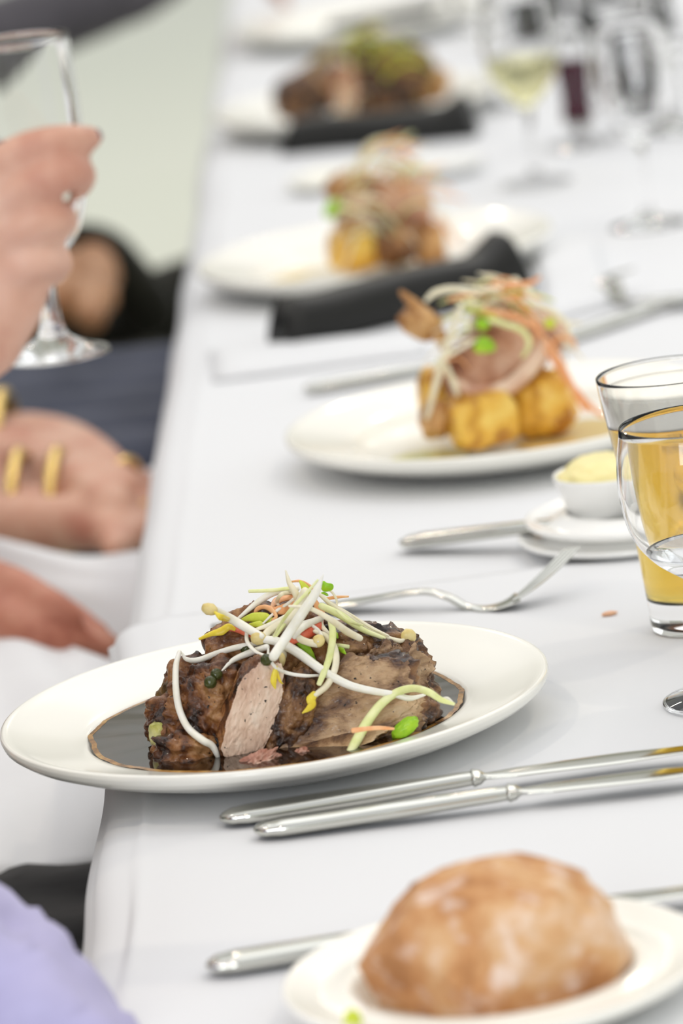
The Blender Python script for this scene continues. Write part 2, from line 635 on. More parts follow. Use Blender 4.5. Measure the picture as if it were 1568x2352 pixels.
cloth('tablecloth', 'white linen tablecloth on the nearer table, its hem crossing behind the brown meat plate', .88, 3, .0034, 'far')
cloth('tablecloth', 'white linen tablecloth on the farther table, under the pork and potato plates', 3, 8.25, 0, 'near')
ZT = .0038        # resting height on the near cloth
ZF = .0005        # on the far cloth

# ------------------------------------------------------------------ plates
def dinner_plate(c, label, group=None, r=.155, h=.028, well=.108, name='dinner_plate', seg=160, m=None, foot=None):
    k = r / .155
    w_ = well
    foot = foot or .085 * k
    pr = [(0, .0055), (w_ * .80, .0055), (w_ * .90, .0068), (w_ * .965, .0105), (w_, .0150), (w_ + .004 * k, .0168), (r * .82, h * .74), (r * .93, h * .90),
          (r * .975, h * .985), (r * .992, h), (r, h * .975), (r * 1.003, h * .90), (r * .997, h * .80), (r * .97, h * .68), (r * .88, h * .46), (r * .76, h * .24), (foot + .006, .0028), (foot + .002, 0), (foot - .003, 0), (foot - .005, .0025), (0, .0028)]
    pts = []
    for i in range(len(pr) - 1):           # densify
        for q in range(3):
            t = q / 3
            pts.append((pr[i][0] + (pr[i + 1][0] - pr[i][0]) * t, pr[i][1] + (pr[i + 1][1] - pr[i][1]) * t))
    pts.append(pr[-1])
    o = lathe(name, pts, c, m or M['ceramic'], seg=seg)
    return tag(o, label, 'plate', group)

PC = Vector((-.0525, 2.642, Z0 + ZT))      # the plate in focus
a_, b_ = P(10, 1690, .028), P(1250, 1530, .028)
PC.x, PC.y = (a_.x + b_.x) / 2, (a_.y + b_.y) / 2
dinner_plate(PC, 'large round ivory plate holding the brown sliced meat in dark sauce')
P2 = Vector((.122, 3.345, Z0 + ZF))
P3 = Vector((.058, 4.125, Z0 + ZF))
P4 = Vector((.072, 5.10, Z0 + ZF))
P5 = Vector((.10, 5.86, Z0 + ZF))
dinner_plate(P2, 'round ivory plate with the pork cutlet on golden potatoes', seg=96)
dinner_plate(P3, 'round ivory plate under the tall orange shredded pile, behind the pork plate', seg=96)
dinner_plate(P4, 'round ivory plate with dark brown meat, near the top of the photo', seg=96)
dinner_plate(P5, 'farthest ivory plate, with no food pile of its own in view', seg=64)

# ------------------------------------------------------------------ sauce in the focused plate
def sauce(c, rr, z, label, m1, m2, edge=.95, jag=.02, seed=1, name='sauce_pool', cat='sauce'):
    t = thing(name, label, cat, (c[0], c[1], c[2]))
    seg = 180
    def rad(a, k):
        return rr * k * (1 + jag * noise.fractal(Vector((math.cos(a) * 3.0, math.sin(a) * 3.0, seed)), .8, 2, 5))
    for nm, k0, k1, mm in (('liquid', 0, edge, m1), ('thin_edge', edge, 1, m2)):
        v, f = [], []
        ks = [k0 + (k1 - k0) * i / 6 for i in range(7)]
        for k in ks:
            for s in range(seg):
                a = 2 * PI * s / seg
                r_ = rad(a, k)
                zz = z - (.0 if k < .93 else .00035 * (k - .93) / .07) + (0 if nm == 'liquid' else .00012)
                zz += .00012 * noise.noise(Vector((r_ * math.cos(a) * 60, r_ * math.sin(a) * 60, seed)))
                v.append((c[0] + r_ * math.cos(a), c[1] + r_ * math.sin(a), c[2] + zz))
        for i in range(6):
            for s in range(seg):
                s2 = (s + 1) % seg
                f.append((i * seg + s, (i + 1) * seg + s, (i + 1) * seg + s2, i * seg + s2))
        link(nm, v, f, mm, t)
    return t
sauce(PC, .1065, .0152, 'dark glossy brown sauce filling the well of the focused plate', M['sauce'], M['sauce_edge'], .972, .022)

# ------------------------------------------------------------------ meat in the focused plate
food_objs = []
def food(o, label, cat, group=None):
    tag(o, label, cat, group)
    food_objs.append(o)
    return o
S = 2.73 / F                                   # metres per pixel around the plate
def at(px, py, dy=0.0):                        # point at plate centre distance + dy
    return Py(px, py, PC.y + dy)
FL = PC.z + .008
# back chunk with the dark crust
food(lump('roast_meat', at(765, 1560, -0.004), (.050, .034, .036), [M['crust_dark'], M['crust']], (0, math.radians(7), .1), [((.1, .2, 1), .90, 1)], .22, 1.9, 3, 6, 2.3, floor=FL, fiber=((3, 9, 12), .05)),
     'dark crusted chunk of roast meat at the back of the mound, under the sprouts', 'meat')
food(lump('roast_meat', at(640, 1545, -0.012), (.040, .034, .040), M['crust'], (0, math.radians(-14), 0), [], .22, 1.8, 9, 6, 2.2, floor=FL, fiber=((4, 12, 7), .045)),
     'brown lump of roast meat forming the peak beneath the vegetable pile', 'meat')
food(lump('roast_meat', at(480, 1640, -0.028), (.030, .032, .033), M['crust'], (0, math.radians(38), .15), [], .22, 2.1, 14, 6, 2.4, floor=FL, fiber=((5, 5, 14), .05)),
     'reddish brown roast chunk at the left end with peppercorns on it', 'meat')
food(lump('roast_meat', at(445, 1720, -0.052), (.021, .018, .014), M['crust'], (0, .2, .1), [], .28, 2.2, 4, 5, 2.2, floor=FL),
     'small browned lump of meat at the lower left, touching the sauce', 'meat')
# pale carved slice leaning to the right
food(lump('meat_slice', at(575, 1637, -0.062), (.0140, .016, .0335), [M['crust'], M['cut']], (0, math.radians(26), math.radians(6)), [((.12, -1, .05), .50, 1)], .12, 2.0, 21, 6, 2.6, floor=FL, fiber=((8, 8, 20), .02)),
     'carved slice showing its pale beige cut face, leaning at left of centre', 'meat')
food(lump('meat_slice', at(652, 1660, -0.048), (.017, .020, .036), M['crust_dark'], (0, math.radians(34), 0), [], .16, 2.0, 25, 6, 2.3, floor=FL, fiber=((6, 6, 16), .05)),
     'narrow dark slice wedged between the pale slice and the grey brown slice', 'meat')
# big grey brown slice
food(lump('meat_slice', at(800, 1655, -0.054), (.047, .024, .031), [M['crust_dark'], M['cut_grey']], (math.radians(-18), math.radians(-12), math.radians(4)), [((.05, -1, .3), .44, 1)], .20, 1.9, 32, 6, 2.3, floor=FL, fiber=((6, 6, 16), .05)),
     'broad grey brown slice with a coarse cut face at the front right of the mound', 'meat')
food(lump('meat_slice', at(895, 1560, -0.024), (.024, .022, .022), [M['crust_dark'], M['cut_grey']], (0, math.radians(30), .2), [((0, -1, .3), .6, 1)], .25, 2.2, 41, 6, 2.2, floor=FL, fiber=((16, 6, 6), .08)),
     'ragged brown end piece of meat at the right of the mound', 'meat')
food(lump('meat_slice', at(912, 1502, -0.004), (.014, .020, .013), M['crust_dark'], (0, math.radians(28), 0), [], .28, 2.0, 44, 5, 2.2, fiber=((14, 5, 5), .08)),
     'small dark lobe of meat at the upper right corner of the mound', 'meat')
food(lump('meat_slice', at(745, 1722, -0.074), (.034, .013, .008), [M['crust_dark'], M['cut_grey']], (0, math.radians(-7), .1), [((0, -.4, 1), .4, 1)], .28, 2.2, 47, 5, 2.2, floor=FL),
     'thin brown strip of meat lying along the front in the sauce', 'meat')
food(lump('meat_slice', at(385, 1632, -0.022), (.0085, .010, .022), M['skinleaf'], (0, math.radians(24), .2), [], .2, 2.2, 51, 5, 2.2, floor=FL),
     'folded olive brown braised onion layer at the left end of the meat', 'onion').name = 'braised_onion'
food(lump('braised_onion', at(418, 1655, -0.038), (.0055, .008, .020), M['skinleaf'], (0, math.radians(14), .2), [], .2, 2.2, 53, 5, 2.2, floor=FL),
     'narrow brown braised onion strip beside the pale marrow cube', 'onion')
food(lump('marrow_cube', at(373, 1687, -0.042), (.0068, .0065, .0078), M['zucchini'], (0, .1, .5), [], .1, 1.5, 55, 4, 3.4, floor=FL),
     'pale yellow green cooked marrow cube at the left tip of the meat', 'vegetable')
food(lump('charred_morsel', at(528, 1712, -0.064), (.0082, .006, .0066), M['mushroom'], (0, .1, .5), [], .35, 2.6, 57, 5, 2.0),
     'black charred morsel at the foot of the pale cut slice', 'garnish')
# pink shreds at the front lip
PK = thing('pulled_meat_shred', 'pale pink shred of pulled meat at the front lip of the plate well', 'meat', at(620, 1752, -0.087))
o = lump('shred', at(585, 1756, -0.086), (.0125, .007, .0048), M['pink_meat'], (0, math.radians(-22), .1), [], .45, 2.4, 61, 5, 2.0)
o.parent = PK; o.location = o.location - PK.location; food_objs.append(o)
o = lump('shred', at(632, 1752, -0.084), (.0125, .007, .0040), M['pink_meat'], (0, math.radians(8), .1), [], .45, 2.4, 63, 5, 2.0)
o.parent = PK; o.location = o.location - PK.location; food_objs.append(o)
o = lump('shred', at(685, 1742, -0.080), (.0075, .006, .0040), M['pink_meat'], (0, math.radians(-30), .1), [], .45, 2.4, 65, 5, 2.0)
o.parent = PK; o.location = o.location - PK.location; food_objs.append(o)
food(lump('potato_piece', at(908, 1625, -0.046), (.0120, .011, .0075), M['potato'], (0, -.1, .2), [], .15, 1.8, 67, 5, 2.4, floor=FL),
     'small golden potato piece at the right front of the meat', 'potato')
food(lump('potato_piece', at(930, 1645, -0.054), (.0095, .007, .0028), M['potato'], (0, -.3, .2), [], .15, 1.8, 69, 4, 2.2),
     'thin golden potato sliver below the potato piece in the focused plate', 'potato')
o = lump('celery_piece', at(930, 1672, -0.078), (.0085, .005, .0042), M['leaf'], (0, math.radians(-32), 0), [], .12, 1.8, 71, 4, 2.4, floor=PC.z + .012)
tag(o, 'bright green celery piece at the right of the focused plate', 'vegetable')

# contact lookup on the meat
bpy.context.view_layer.update()
vv, ff = [], []
for o in food_objs:
    k = len(vv)
    mw = Matrix.Translation(parent_origin(o))
    vv += [mw @ v.co for v in o.data.vertices]
    ff += [tuple(i + k for i in p.vertices) for p in o.data.polygons]
bvh = BVHTree.FromPolygons(vv, ff)
def onfood(pts, r, lift=0.0, base=None):
    """strand through picture points, resting on the meat where there is meat behind it"""
    ts = []
    for (px, py) in pts:
        d = ray(px, py)
        h = bvh.ray_cast(CAM, d.normalized())
        ts.append((h[0] - CAM).dot(fw) if h[0] is not None else None)
    good = [t for t in ts if t is not None]
    dflt = base if base is not None else (sum(good) / len(good) if good else (PC.y + .01) / fw.y * 1.0 - .0)
    res = []
    for i, t in enumerate(ts):
        if t is None or (base is not None and t > base + .03):
            near = [(abs(i - j), tt) for j, tt in enumerate(ts) if tt is not None]
            t = base if base is not None else (min(near)[1] if near else dflt)
        res.append(t)
    sm = res[:]
    for _ in range(2):
        s2 = sm[:]
        for i in range(1, len(sm) - 1):
            s2[i] = (sm[i - 1] + 2 * sm[i] + sm[i + 1]) / 4
        sm = [min(a, b + .0) for a, b in zip(s2, [x if x is not None else 9 for x in res])]
    return [CAM + ray(px, py) * (t - r * 1.3 - lift) for (px, py), t in zip(pts, sm)]

SPG = 'bean sprouts and shreds heaped on the focused meat'
def strand(name, label, pts, rad, m, lift=0.0, flat=1.0, base=None, cat='sprout', head=None, seg=12, side=None):
    rad = [q * .9 for q in rad]
    rmax = max(rad)
    p3 = onfood(pts, rmax, lift, base)
    o = tube(name, p3, rad, m, seg=seg, n=40, flat=flat, side=side or (0, -1, .3))
    tag(o, label, cat, SPG)
    if head:                        # the split bean at the end of a sprout
        hp, hr, ht = head[:3]
        c = CAM + ray(*hp) * ((p3[0] if ht == 0 else p3[-1]) - CAM).dot(fw)
        h = lump('bean_head', c, hr, M['bean'], (0, head[3] if len(head) > 3 else 0, 0), [], .12, 1.5, 3, 3, 2.0)
        h.parent = o
        h.location = h.location - o.location
    return o
BD = (PC.y) / fw.y                  # forward distance of the plate's middle, roughly
# convert plane distance to distance along the view axis
BD = (Vector(at(700, 1400, -.03)) - CAM).dot(fw)
mmr = .001
SPR = 'bean_sprout'
strand(SPR, 'long thin white sprout reaching behind the pile to its left', [(548, 1420), (590, 1385), (632, 1360), (682, 1352)], [.0010, .0020, .0022, .0018], M['sprout'], 0, base=BD + .01)
strand('vegetable_shred', 'straight thin pale shred sticking out left at the top of the pile', [(572, 1358), (620, 1356), (672, 1350)], [.0011, .0012, .0011], M['sprout_green'], .002, .6, base=BD + .008, cat='vegetable shred')
strand(SPR, 'pointed cream sprout tip standing highest of the pile', [(656, 1311), (664, 1338), (678, 1362), (690, 1400)], [.0005, .0016, .0022, .0020], M['sprout_cream'], .004, base=BD)
strand('carrot_shred', 'thin curved carrot shred arching at the top of the pile', [(668, 1336), (690, 1335), (714, 1348), (724, 1368)], [.0006, .0009, .0009, .0006], M['carrot'], 0, .6, base=BD, cat='carrot')
strand('carrot_shred', 'wide orange carrot ribbon curling near the top left of the pile', [(622, 1400), (636, 1380), (662, 1370), (690, 1366)], [.0012, .0026, .0034, .0022], M['carrot'], 0, .35, base=BD, cat='carrot')
strand('carrot_shred', 'orange carrot ribbon lying under the carrot curl', [(628, 1402), (650, 1400), (672, 1392), (690, 1380)], [.0020, .0034, .0034, .0016], M['carrot'], 0, .35, base=BD, cat='carrot')
strand('carrot_shred', 'small looped carrot shred at the left of the pile', [(584, 1418), (590, 1400), (606, 1394), (622, 1400), (634, 1416), (624, 1424)], [.0009, .0014, .0016, .0022, .0016, .0010], M['carrot'], .001, .6, base=BD, cat='carrot')
strand(SPR, 'small hooked cream sprout in front of the carrot ribbon', [(672, 1362), (648, 1364), (636, 1380), (640, 1392)], [.0012, .0013, .0012, .0008], M['sprout_cream'], .005, base=BD)
strand('carrot_shred', 'faint thin carrot shred sticking out to the right', [(745, 1376), (770, 1372), (800, 1370)], [.0010, .0011, .0006], M['carrot'], 0, .6, base=BD + .012, cat='carrot')
strand(SPR, 'thin cream sprout curling at the upper right of the pile', [(738, 1348), (760, 1358), (772, 1376), (774, 1392)], [.0006, .0008, .0008, .0005], M['sprout_cream'], 0, base=BD + .01)
strand('pepper_strip', 'red pepper strip at the left under the sprout with the bean', [(518, 1446), (540, 1444), (562, 1452), (580, 1462)], [.0010, .0022, .0022, .0012], M['red'], 0, .4, cat='pepper')
strand('yellow_petal', 'yellow orange vegetable blade pointing left', [(457, 1468), (485, 1456), (508, 1450), (525, 1440), (540, 1446)], [.0008, .0016, .0026, .0022, .0010], M['yellow'], .001, .35, base=BD - .004, cat='vegetable')
strand('lettuce_leaf', 'yellow green lettuce blade at the left of the pile', [(555, 1424), (582, 1418), (610, 1420), (632, 1434)], [.0010, .0030, .0034, .0016], M['limeleaf'], 0, .3, base=BD - .004, cat='leaf')
strand('lettuce_leaf', 'short yellow green blade under the other lettuce blade', [(572, 1436), (596, 1434), (612, 1440)], [.0012, .0022, .0012], M['limeleaf'], .001, .3, base=BD - .005, cat='leaf')
strand('lettuce_leaf', 'lime green blade hanging inside the top of the pile', [(676, 1405), (668, 1422), (652, 1436)], [.0018, .0022, .0010], M['limeleaf'], 0, .4, base=BD, cat='leaf')
strand('pepper_strip', 'glossy red pepper strip curving through the middle of the pile', [(660, 1478), (682, 1464), (712, 1452), (734, 1438), (740, 1424)], [.0022, .0034, .0032, .0026, .0014], M['red'], .001, .5, cat='pepper')
strand(SPR, 'cream sprout bundle crossing behind the thickest sprout', [(700, 1358), (684, 1392), (655, 1428), (628, 1462)], [.0026, .0034, .0032, .0018], M['sprout_cream'], .002, base=BD - .006)
strand(SPR, 'pale sprout bending left of the thickest sprout', [(668, 1418), (640, 1432), (618, 1448), (600, 1470)], [.0016, .0028, .0026, .0020], M['sprout_cream'], .004, base=BD - .008)
strand(SPR, 'pale pink sprout lying under the thickest sprout at right', [(738, 1420), (710, 1432), (690, 1444), (676, 1462)], [.0020, .0024, .0024, .0018], M['sprout'], .005)
strand(SPR, 'short cream sprout with a curled head right of the red strip', [(676, 1454), (690, 1468), (710, 1476), (728, 1478)], [.0018, .0023, .0023, .0026], M['sprout_cream'], .003, head=((731, 1472), (.0034, .003, .0040), 1, .5))
strand('celery_leaf', 'dark green blade hanging on the meat below the red strip', [(682, 1472), (700, 1488), (712, 1504), (726, 1526)], [.0014, .0030, .0026, .0008], M['leaf'], 0, .35, cat='leaf')
strand(SPR, 'long white sprout curving right from the yellow bean head to the potato', [(602, 1468), (640, 1475), (685, 1500), (740, 1540), (800, 1573), (860, 1588), (905, 1595), (940, 1604), (975, 1596)], [.0024, .0030, .0030, .0028, .0026, .0023, .0020, .0018, .0008], M['sprout'], .004, head=((594, 1466), (.0046, .003, .0040), 0, .2))
strand(SPR, 'white sprout with the large split bean at the far left', [(490, 1399), (520, 1415), (555, 1436), (600, 1462)], [.0022, .0026, .0029, .0024], M['sprout'], .006, base=BD - .012, head=((481, 1399), (.0046, .0034, .0036), 0, .5))
strand('yellow_petal', 'small yellow leaf hanging beside the large split bean', [(492, 1405), (508, 1418), (528, 1424)], [.0006, .0022, .0012], M['yellow'], .012, .35, base=BD - .014, cat='leaf')
strand(SPR, 'white sprout drooping down the left side into the sauce', [(412, 1498), (404, 1530), (404, 1582), (412, 1630), (432, 1672), (465, 1700), (486, 1712), (498, 1732), (502, 1748)], [.0014, .0019, .0021, .0022, .0023, .0024, .0022, .0018, .0008], M['sprout'], .001)
strand(SPR, 'white sprout running left from the pile to the drooping sprout', [(418, 1500), (428, 1514), (455, 1516), (500, 1500), (548, 1486), (604, 1476)], [.0006, .0014, .0018, .0019, .0019, .0015], M['sprout'], .001)
strand(SPR, 'white sprout pointing down to the peppercorns', [(510, 1540), (536, 1516), (572, 1500), (612, 1486)], [.0005, .0017, .0022, .0020], M['sprout'], .001)
strand('vegetable_shred', 'thin white looped shred hanging left of centre', [(566, 1450), (568, 1474), (586, 1496), (612, 1507)], [.0012, .0013, .0013, .0010], M['sprout'], .005, .6, cat='vegetable shred')
strand('vegetable_shred', 'thin white shred curving right across the meat', [(616, 1488), (617, 1508), (632, 1532), (660, 1546), (700, 1552), (738, 1551)], [.0007, .0009, .0012, .0012, .0011, .0007], M['sprout'], .003, .6, cat='vegetable shred')
strand(SPR, 'thickest straight white sprout standing upright through the pile', [(742, 1320), (724, 1362), (694, 1408), (658, 1462), (628, 1508)], [.0004, .0028, .0031, .0031, .0030], M['sprout'], .012, base=BD - .022)
strand('vegetable_shred', 'thin lime green shred crossing the pile diagonally', [(730, 1332), (700, 1366), (668, 1400), (644, 1434), (628, 1462)], [.0007, .0011, .0012, .0010, .0006], M['sprout_green'], .011, .6, base=BD - .020, cat='vegetable shred')
strand(SPR, 'white sprout crossing to the right with a cut cream end', [(664, 1392), (712, 1398), (760, 1424), (796, 1450), (826, 1466)], [.0008, .0014, .0019, .0023, .0021], M['sprout_cream'], .012, base=BD - .020)
strand('carrot_shred', 'short orange carrot piece behind the right sprouts', [(722, 1378), (732, 1400), (742, 1416)], [.0014, .0026, .0022], M['carrot'], .006, .5, base=BD - .008, cat='carrot')
strand(SPR, 'long cream sprout sloping right with a yellow head on the meat corner', [(735, 1366), (772, 1398), (825, 1432), (870, 1458), (915, 1472), (936, 1466)], [.0012, .0018, .0018, .0016, .0016, .0010], M['sprout_cream'], .002, base=BD + .012, head=((938, 1462), (.0042, .003, .0048), 1, -.5))
strand(SPR, 'pale green sprout lying just under the long right one', [(738, 1392), (780, 1412), (832, 1446), (882, 1466)], [.0022, .0024, .0018, .0012], M['sprout_green'], .002, base=BD + .006)
strand(SPR, 'thin cream sprout on the upper side of the right bundle', [(748, 1378), (800, 1410), (850, 1440), (892, 1460)], [.0010, .0012, .0011, .0006], M['sprout_cream'], .003, base=BD + .014)
strand('vegetable_shred', 'flat pale green strip hanging straight down at right of centre', [(758, 1420), (764, 1458), (756, 1510), (742, 1548), (732, 1572)], [.0018, .0023, .0022, .0020, .0016], M['sprout_green'], .008, .5, cat='vegetable shred')
strand(SPR, 'cream sprout curving down behind the flat strip to a yellow leaf', [(722, 1450), (748, 1462), (768, 1490), (770, 1530), (752, 1572), (722, 1598)], [.0012, .0021, .0023, .0022, .0022, .0018], M['sprout_cream'], .003)
strand('yellow_petal', 'curled yellow leaf hanging at the centre of the meat', [(724, 1592), (714, 1606), (716, 1618), (708, 1628), (694, 1638)], [.0020, .0030, .0026, .0018, .0004], M['yellow'], .004, .4, cat='leaf')
strand('yellow_petal', 'small forked yellow leaf left of centre on the meat', [(634, 1530), (630, 1548), (628, 1566), (632, 1582)], [.0009, .0018, .0020, .0005], M['yellow'], .002, .4, cat='leaf')
strand('yellow_petal', 'thin yellow leaf fork beside the small forked leaf', [(634, 1532), (638, 1552), (644, 1566), (650, 1571)], [.0007, .0010, .0008, .0003], M['yellow'], .002, .5, cat='leaf')
o = lump('sprout_bean', onfood([(642, 1517)], .003, .002)[0], (.0032, .003, .0048), M['bean'], (0, .3, 0), [], .08, 1.5, 3, 4, 2.0)
tag(o, 'loose yellow bean lying above the small forked leaf', 'bean', SPG)
o = tube('sprout_stub', onfood([(646, 1488), (650, 1502), (646, 1512)], .0024, .001), [.0018, .0023, .0024], M['sprout_cream'])
tag(o, 'short mauve cream stub above the loose bean', 'sprout', SPG)
strand('leaf_sprig', 'tiny green sprig sticking out right of the flat strip', [(768, 1482), (782, 1484), (800, 1486)], [.0012, .0016, .0014], M['sprout_green'], .003, .6, cat='leaf')
strand('celery_leaf', 'tiny pointed green leaf under the small sprig', [(776, 1488), (786, 1494), (794, 1502)], [.0010, .0017, .0004], M['leaf'], .002, .4, cat='leaf')
strand('celery_leaf', 'tiny green leaf between the right sprouts', [(764, 1448), (770, 1458), (776, 1466)], [.0012, .0018, .0004], M['leaf'], .003, .4, cat='leaf')
strand(SPR, 'thick pale green sprout arching over the right of the plate', [(1042, 1617), (1012, 1607), (985, 1590), (950, 1581), (912, 1590), (874, 1618), (842, 1660), (818, 1702), (803, 1730)], [.0010, .0018, .0022, .0024, .0028, .0032, .0034, .0034, .0028], M['sprout_green'], .002, .8, base=BD - .045)
strand('vegetable_shred', 'thin white shred beside the tip of the arching sprout', [(1014, 1604), (1028, 1604), (1040, 1614)], [.0006, .0009, .0006], M['sprout'], 0, .6, base=BD - .045, cat='vegetable shred')
strand('carrot_shred', 'short carrot stick crossing the arching sprout at the right', [(810, 1678), (840, 1674), (872, 1672), (904, 1674)], [.0016, .0014, .0013, .0008], M['carrot'], 0, .7, base=BD - .060, cat='carrot')

for (l, pts, rr_, mm_, lf_) in (
    ('thin cream shred lying flat over the left of the pile', [(568, 1452), (600, 1442), (632, 1428), (662, 1410)], [.0007, .0013, .0014, .0008], 'sprout_cream', .007),
    ('pale green shred leaning behind the crossing of the big sprouts', [(628, 1470), (648, 1440), (676, 1405), (704, 1376)], [.0008, .0013, .0013, .0007], 'sprout_green', .008),
    ('short white shred low in the middle of the pile', [(650, 1462), (672, 1446), (700, 1432), (720, 1424)], [.0010, .0019, .0019, .0012], 'sprout', .009),
    ('curved white shred hooking over the red pepper strip', [(706, 1430), (728, 1446), (738, 1462), (730, 1474)], [.0008, .0013, .0013, .0007], 'sprout', .008),
    ('pinkish cream shred at the right inside the pile', [(742, 1402), (736, 1430), (748, 1450), (764, 1462)], [.0010, .0017, .0017, .0010], 'sprout_cream', .006),
    ('small pale shred at the far right below the long sprouts', [(772, 1402), (802, 1426), (836, 1438)], [.0007, .0012, .0006], 'sprout_green', .004),
    ('fine white shred running up the back of the pile', [(604, 1432), (634, 1404), (664, 1384), (700, 1352)], [.0006, .0010, .0010, .0006], 'sprout', .004)):
    strand('vegetable_shred', l, pts, rr_, M[mm_], lf_, .7, cat='vegetable shred', base=BD - .006)

def leaf(name, label, pts, m, base, group=SPG, th=.0008):
    """small lobed leaf traced by its outline, domed and given thickness"""
    c = (sum(p[0] for p in pts) / len(pts), sum(p[1] for p in pts) / len(pts))
    pts = [(c[0] + (p[0] - c[0]) * 1.3, c[1] + (p[1] - c[1]) * 1.3) for p in pts]
    v = [CAM + ray(*c) * (base - .0022)]
    n = len(pts)
    mid = []
    for p in pts:
        q = ((p[0] + c[0]) / 2, (p[1] + c[1]) / 2)
        mid.append(CAM + ray(*q) * (base - .0012))
    v += mid + [CAM + ray(*p) * (base + .0015 * math.sin(p[0] * .4 + p[1] * .3)) for p in pts]
    f = []
    for k in range(n):
        k2 = (k + 1) % n
        f.append((0, 1 + k2, 1 + k))
        f.append((1 + k, 1 + k2, 1 + n + k2, 1 + n + k))
    o = link(name, v, f, m, loc=v[0])
    s = o.modifiers.new('t', 'SOLIDIFY'); s.thickness = th
    s = o.modifiers.new('s', 'SUBSURF'); s.levels = 2; s.render_levels = 2
    return tag(o, label, 'leaf', group)
leaf('celery_leaf', 'bright green lobed leaf at the top right of the pile', [(738, 1350), (738, 1338), (746, 1335), (750, 1342), (762, 1340), (764, 1352), (756, 1357), (742, 1358)], M['leaf'], BD - .004)
leaf('celery_leaf', 'small green leaf right under the top lobed leaf', [(736, 1362), (744, 1358), (754, 1364), (753, 1370), (744, 1366)], M['leaf'], BD - .003)
leaf('celery_leaf', 'lime green lobed leaf behind the upright sprout', [(686, 1336), (696, 1338), (708, 1348), (714, 1358), (712, 1374), (700, 1376), (692, 1366), (694, 1352)], M['limeleaf'], BD - .004)
leaf('celery_leaf', 'yellow green leaf lobe low behind the upright sprout', [(688, 1360), (700, 1362), (704, 1374), (694, 1380), (686, 1372)], M['limeleaf'], BD - .006)
for (px, py, r, l) in ((497, 1549, .0034, 'dark green peppercorn right under the pointing sprout'), (483, 1567, .0036, 'dark green peppercorn, lower of the pair at the left'), (566, 1490, .0034, 'dark green peppercorn between two white sprouts'), (612, 1516, .0034, 'dark peppercorn at the left of the loose bean')):
    o = lump('green_peppercorn', onfood([(px, py)], r * .5)[0], (r, r, r), M['caper'], amp=.08, seed=px, sub=4)
    tag(o, l, 'peppercorn')

# ------------------------------------------------------------------ cutlery
def loft(name, path, secs, m, parent=None, seg=20, n=60, power=2.6, upv=(0, 0, 1)):
    """path: 3D points; secs: list of (t, width, thickness)"""
    cp = catmull(path, n)
    v, f, rings = [], [], []
    upv = Vector(upv)
    L = len(cp)
    for i, p in enumerate(cp):
        t = i / (L - 1)
        tg = (cp[min(i + 1, L - 1)] - cp[max(i - 1, 0)]).normalized()
        sd = tg.cross(upv).normalized()
        nn = sd.cross(tg)
        for k in range(len(secs) - 1):
            if secs[k][0] <= t <= secs[k + 1][0] + 1e-9:
                u = (t - secs[k][0]) / max(1e-9, secs[k + 1][0] - secs[k][0])
                u = u * u * (3 - 2 * u)
                ww = secs[k][1] + (secs[k + 1][1] - secs[k][1]) * u
                tt = secs[k][2] + (secs[k + 1][2] - secs[k][2]) * u
                break
        ring = []
        for s in range(seg):
            a = 2 * PI * s / seg
            ca, sa = math.cos(a), math.sin(a)
            x = math.copysign(abs(ca) ** (2 / power), ca) * ww / 2
            z = math.copysign(abs(sa) ** (2 / power), sa) * tt / 2
            ring.append(len(v))
            v.append(p + sd * x + nn * z)
        rings.append(ring)
    for A, B in zip(rings[:-1], rings[1:]):
        for k in range(seg):
            k2 = (k + 1) % seg
            f.append((A[k], A[k2], B[k2], B[k]))
    f.append(tuple(reversed(rings[0])))
    f.append(tuple(rings[-1]))
    return link(name, v, f, m, parent)
def knife(label, a, b, group=None, hl=.53, w=.020, z0=0, z1=0, extra=0.0):
    """table knife from the handle end a to the tip b (3D points on the cloth)"""
    a, b = Vector(a), Vector(b)
    t = thing('table_knife', label, 'knife', a, group)
    d = b - a
    Lh = hl
    A, B = a + Vector((0, 0, .0046 + z0)), a + d * Lh + Vector((0, 0, .0056 + z0 + (z1 - z0) * Lh))
    loft('handle', [A, A.lerp(B, .33), A.lerp(B, .66), B], [(0, .004, .002), (.02, w * .62, .0052), (.05, w * .86, .0072), (.12, w, .0084), (.55, w * .86, .0084), (.93, w * .62, .0072), (1, w * .55, .0066)], M['steel'], t, n=80, power=2.9)
    q = (B - A).normalized()
    loft('bolster', [B - q * .003, B + q * .001, B + q * .006], [(0, w * .52, .006), (.3, w * .70, .0092), (.6, w * .62, .0080), (1, w * .42, .0034)], M['steel'], t, n=24, power=2.2)
    E = b + Vector((0, 0, .0036 + z1))
    s0 = B + q * .004
    loft('blade', [s0, s0.lerp(E, .33), s0.lerp(E, .66), E], [(0, w * .40, .0030), (.06, w * .62, .0024), (.16, w * .88, .0022), (.6, w * 1.08, .0018), (.9, w * .8, .0014), (1, w * .15, .0010)], M['steel'], t, n=60, power=2.3)
    return t
def ext(p, q, L):
    p, q = Vector(p), Vector(q)
    return p + (q - p).normalized() * L
a, b = P(507, 1898, ZT), P(1568, 1738, ZT + .004)
knife('silver table knife beside the focused plate, farther of the close pair', a, ext(a, b, .262), hl=.525)
a, b = P(585, 1926, ZT), P(1568, 1790, ZT + .004)
knife('silver table knife, nearer of the close pair in front of the focused plate', a, ext(a, b, .255), hl=.535)
a, b = P(476, 2240, ZT), P(1568, 2066, ZT + .003)
knife('silver knife passing behind the bread plate, its handle at lower left', a, ext(a, b, .252), hl=.50)
a, b = P(920, 1258, .003), P(1440, 1193, .020)
b = ext(a, b, .235)
t = knife('silver knife leaning on the stacked butter saucers', a - Vector((0, 0, .001)), b - Vector((0, 0, .004)), hl=.56)
a, b = P(700, 908, 0), P(975, 862, 0)
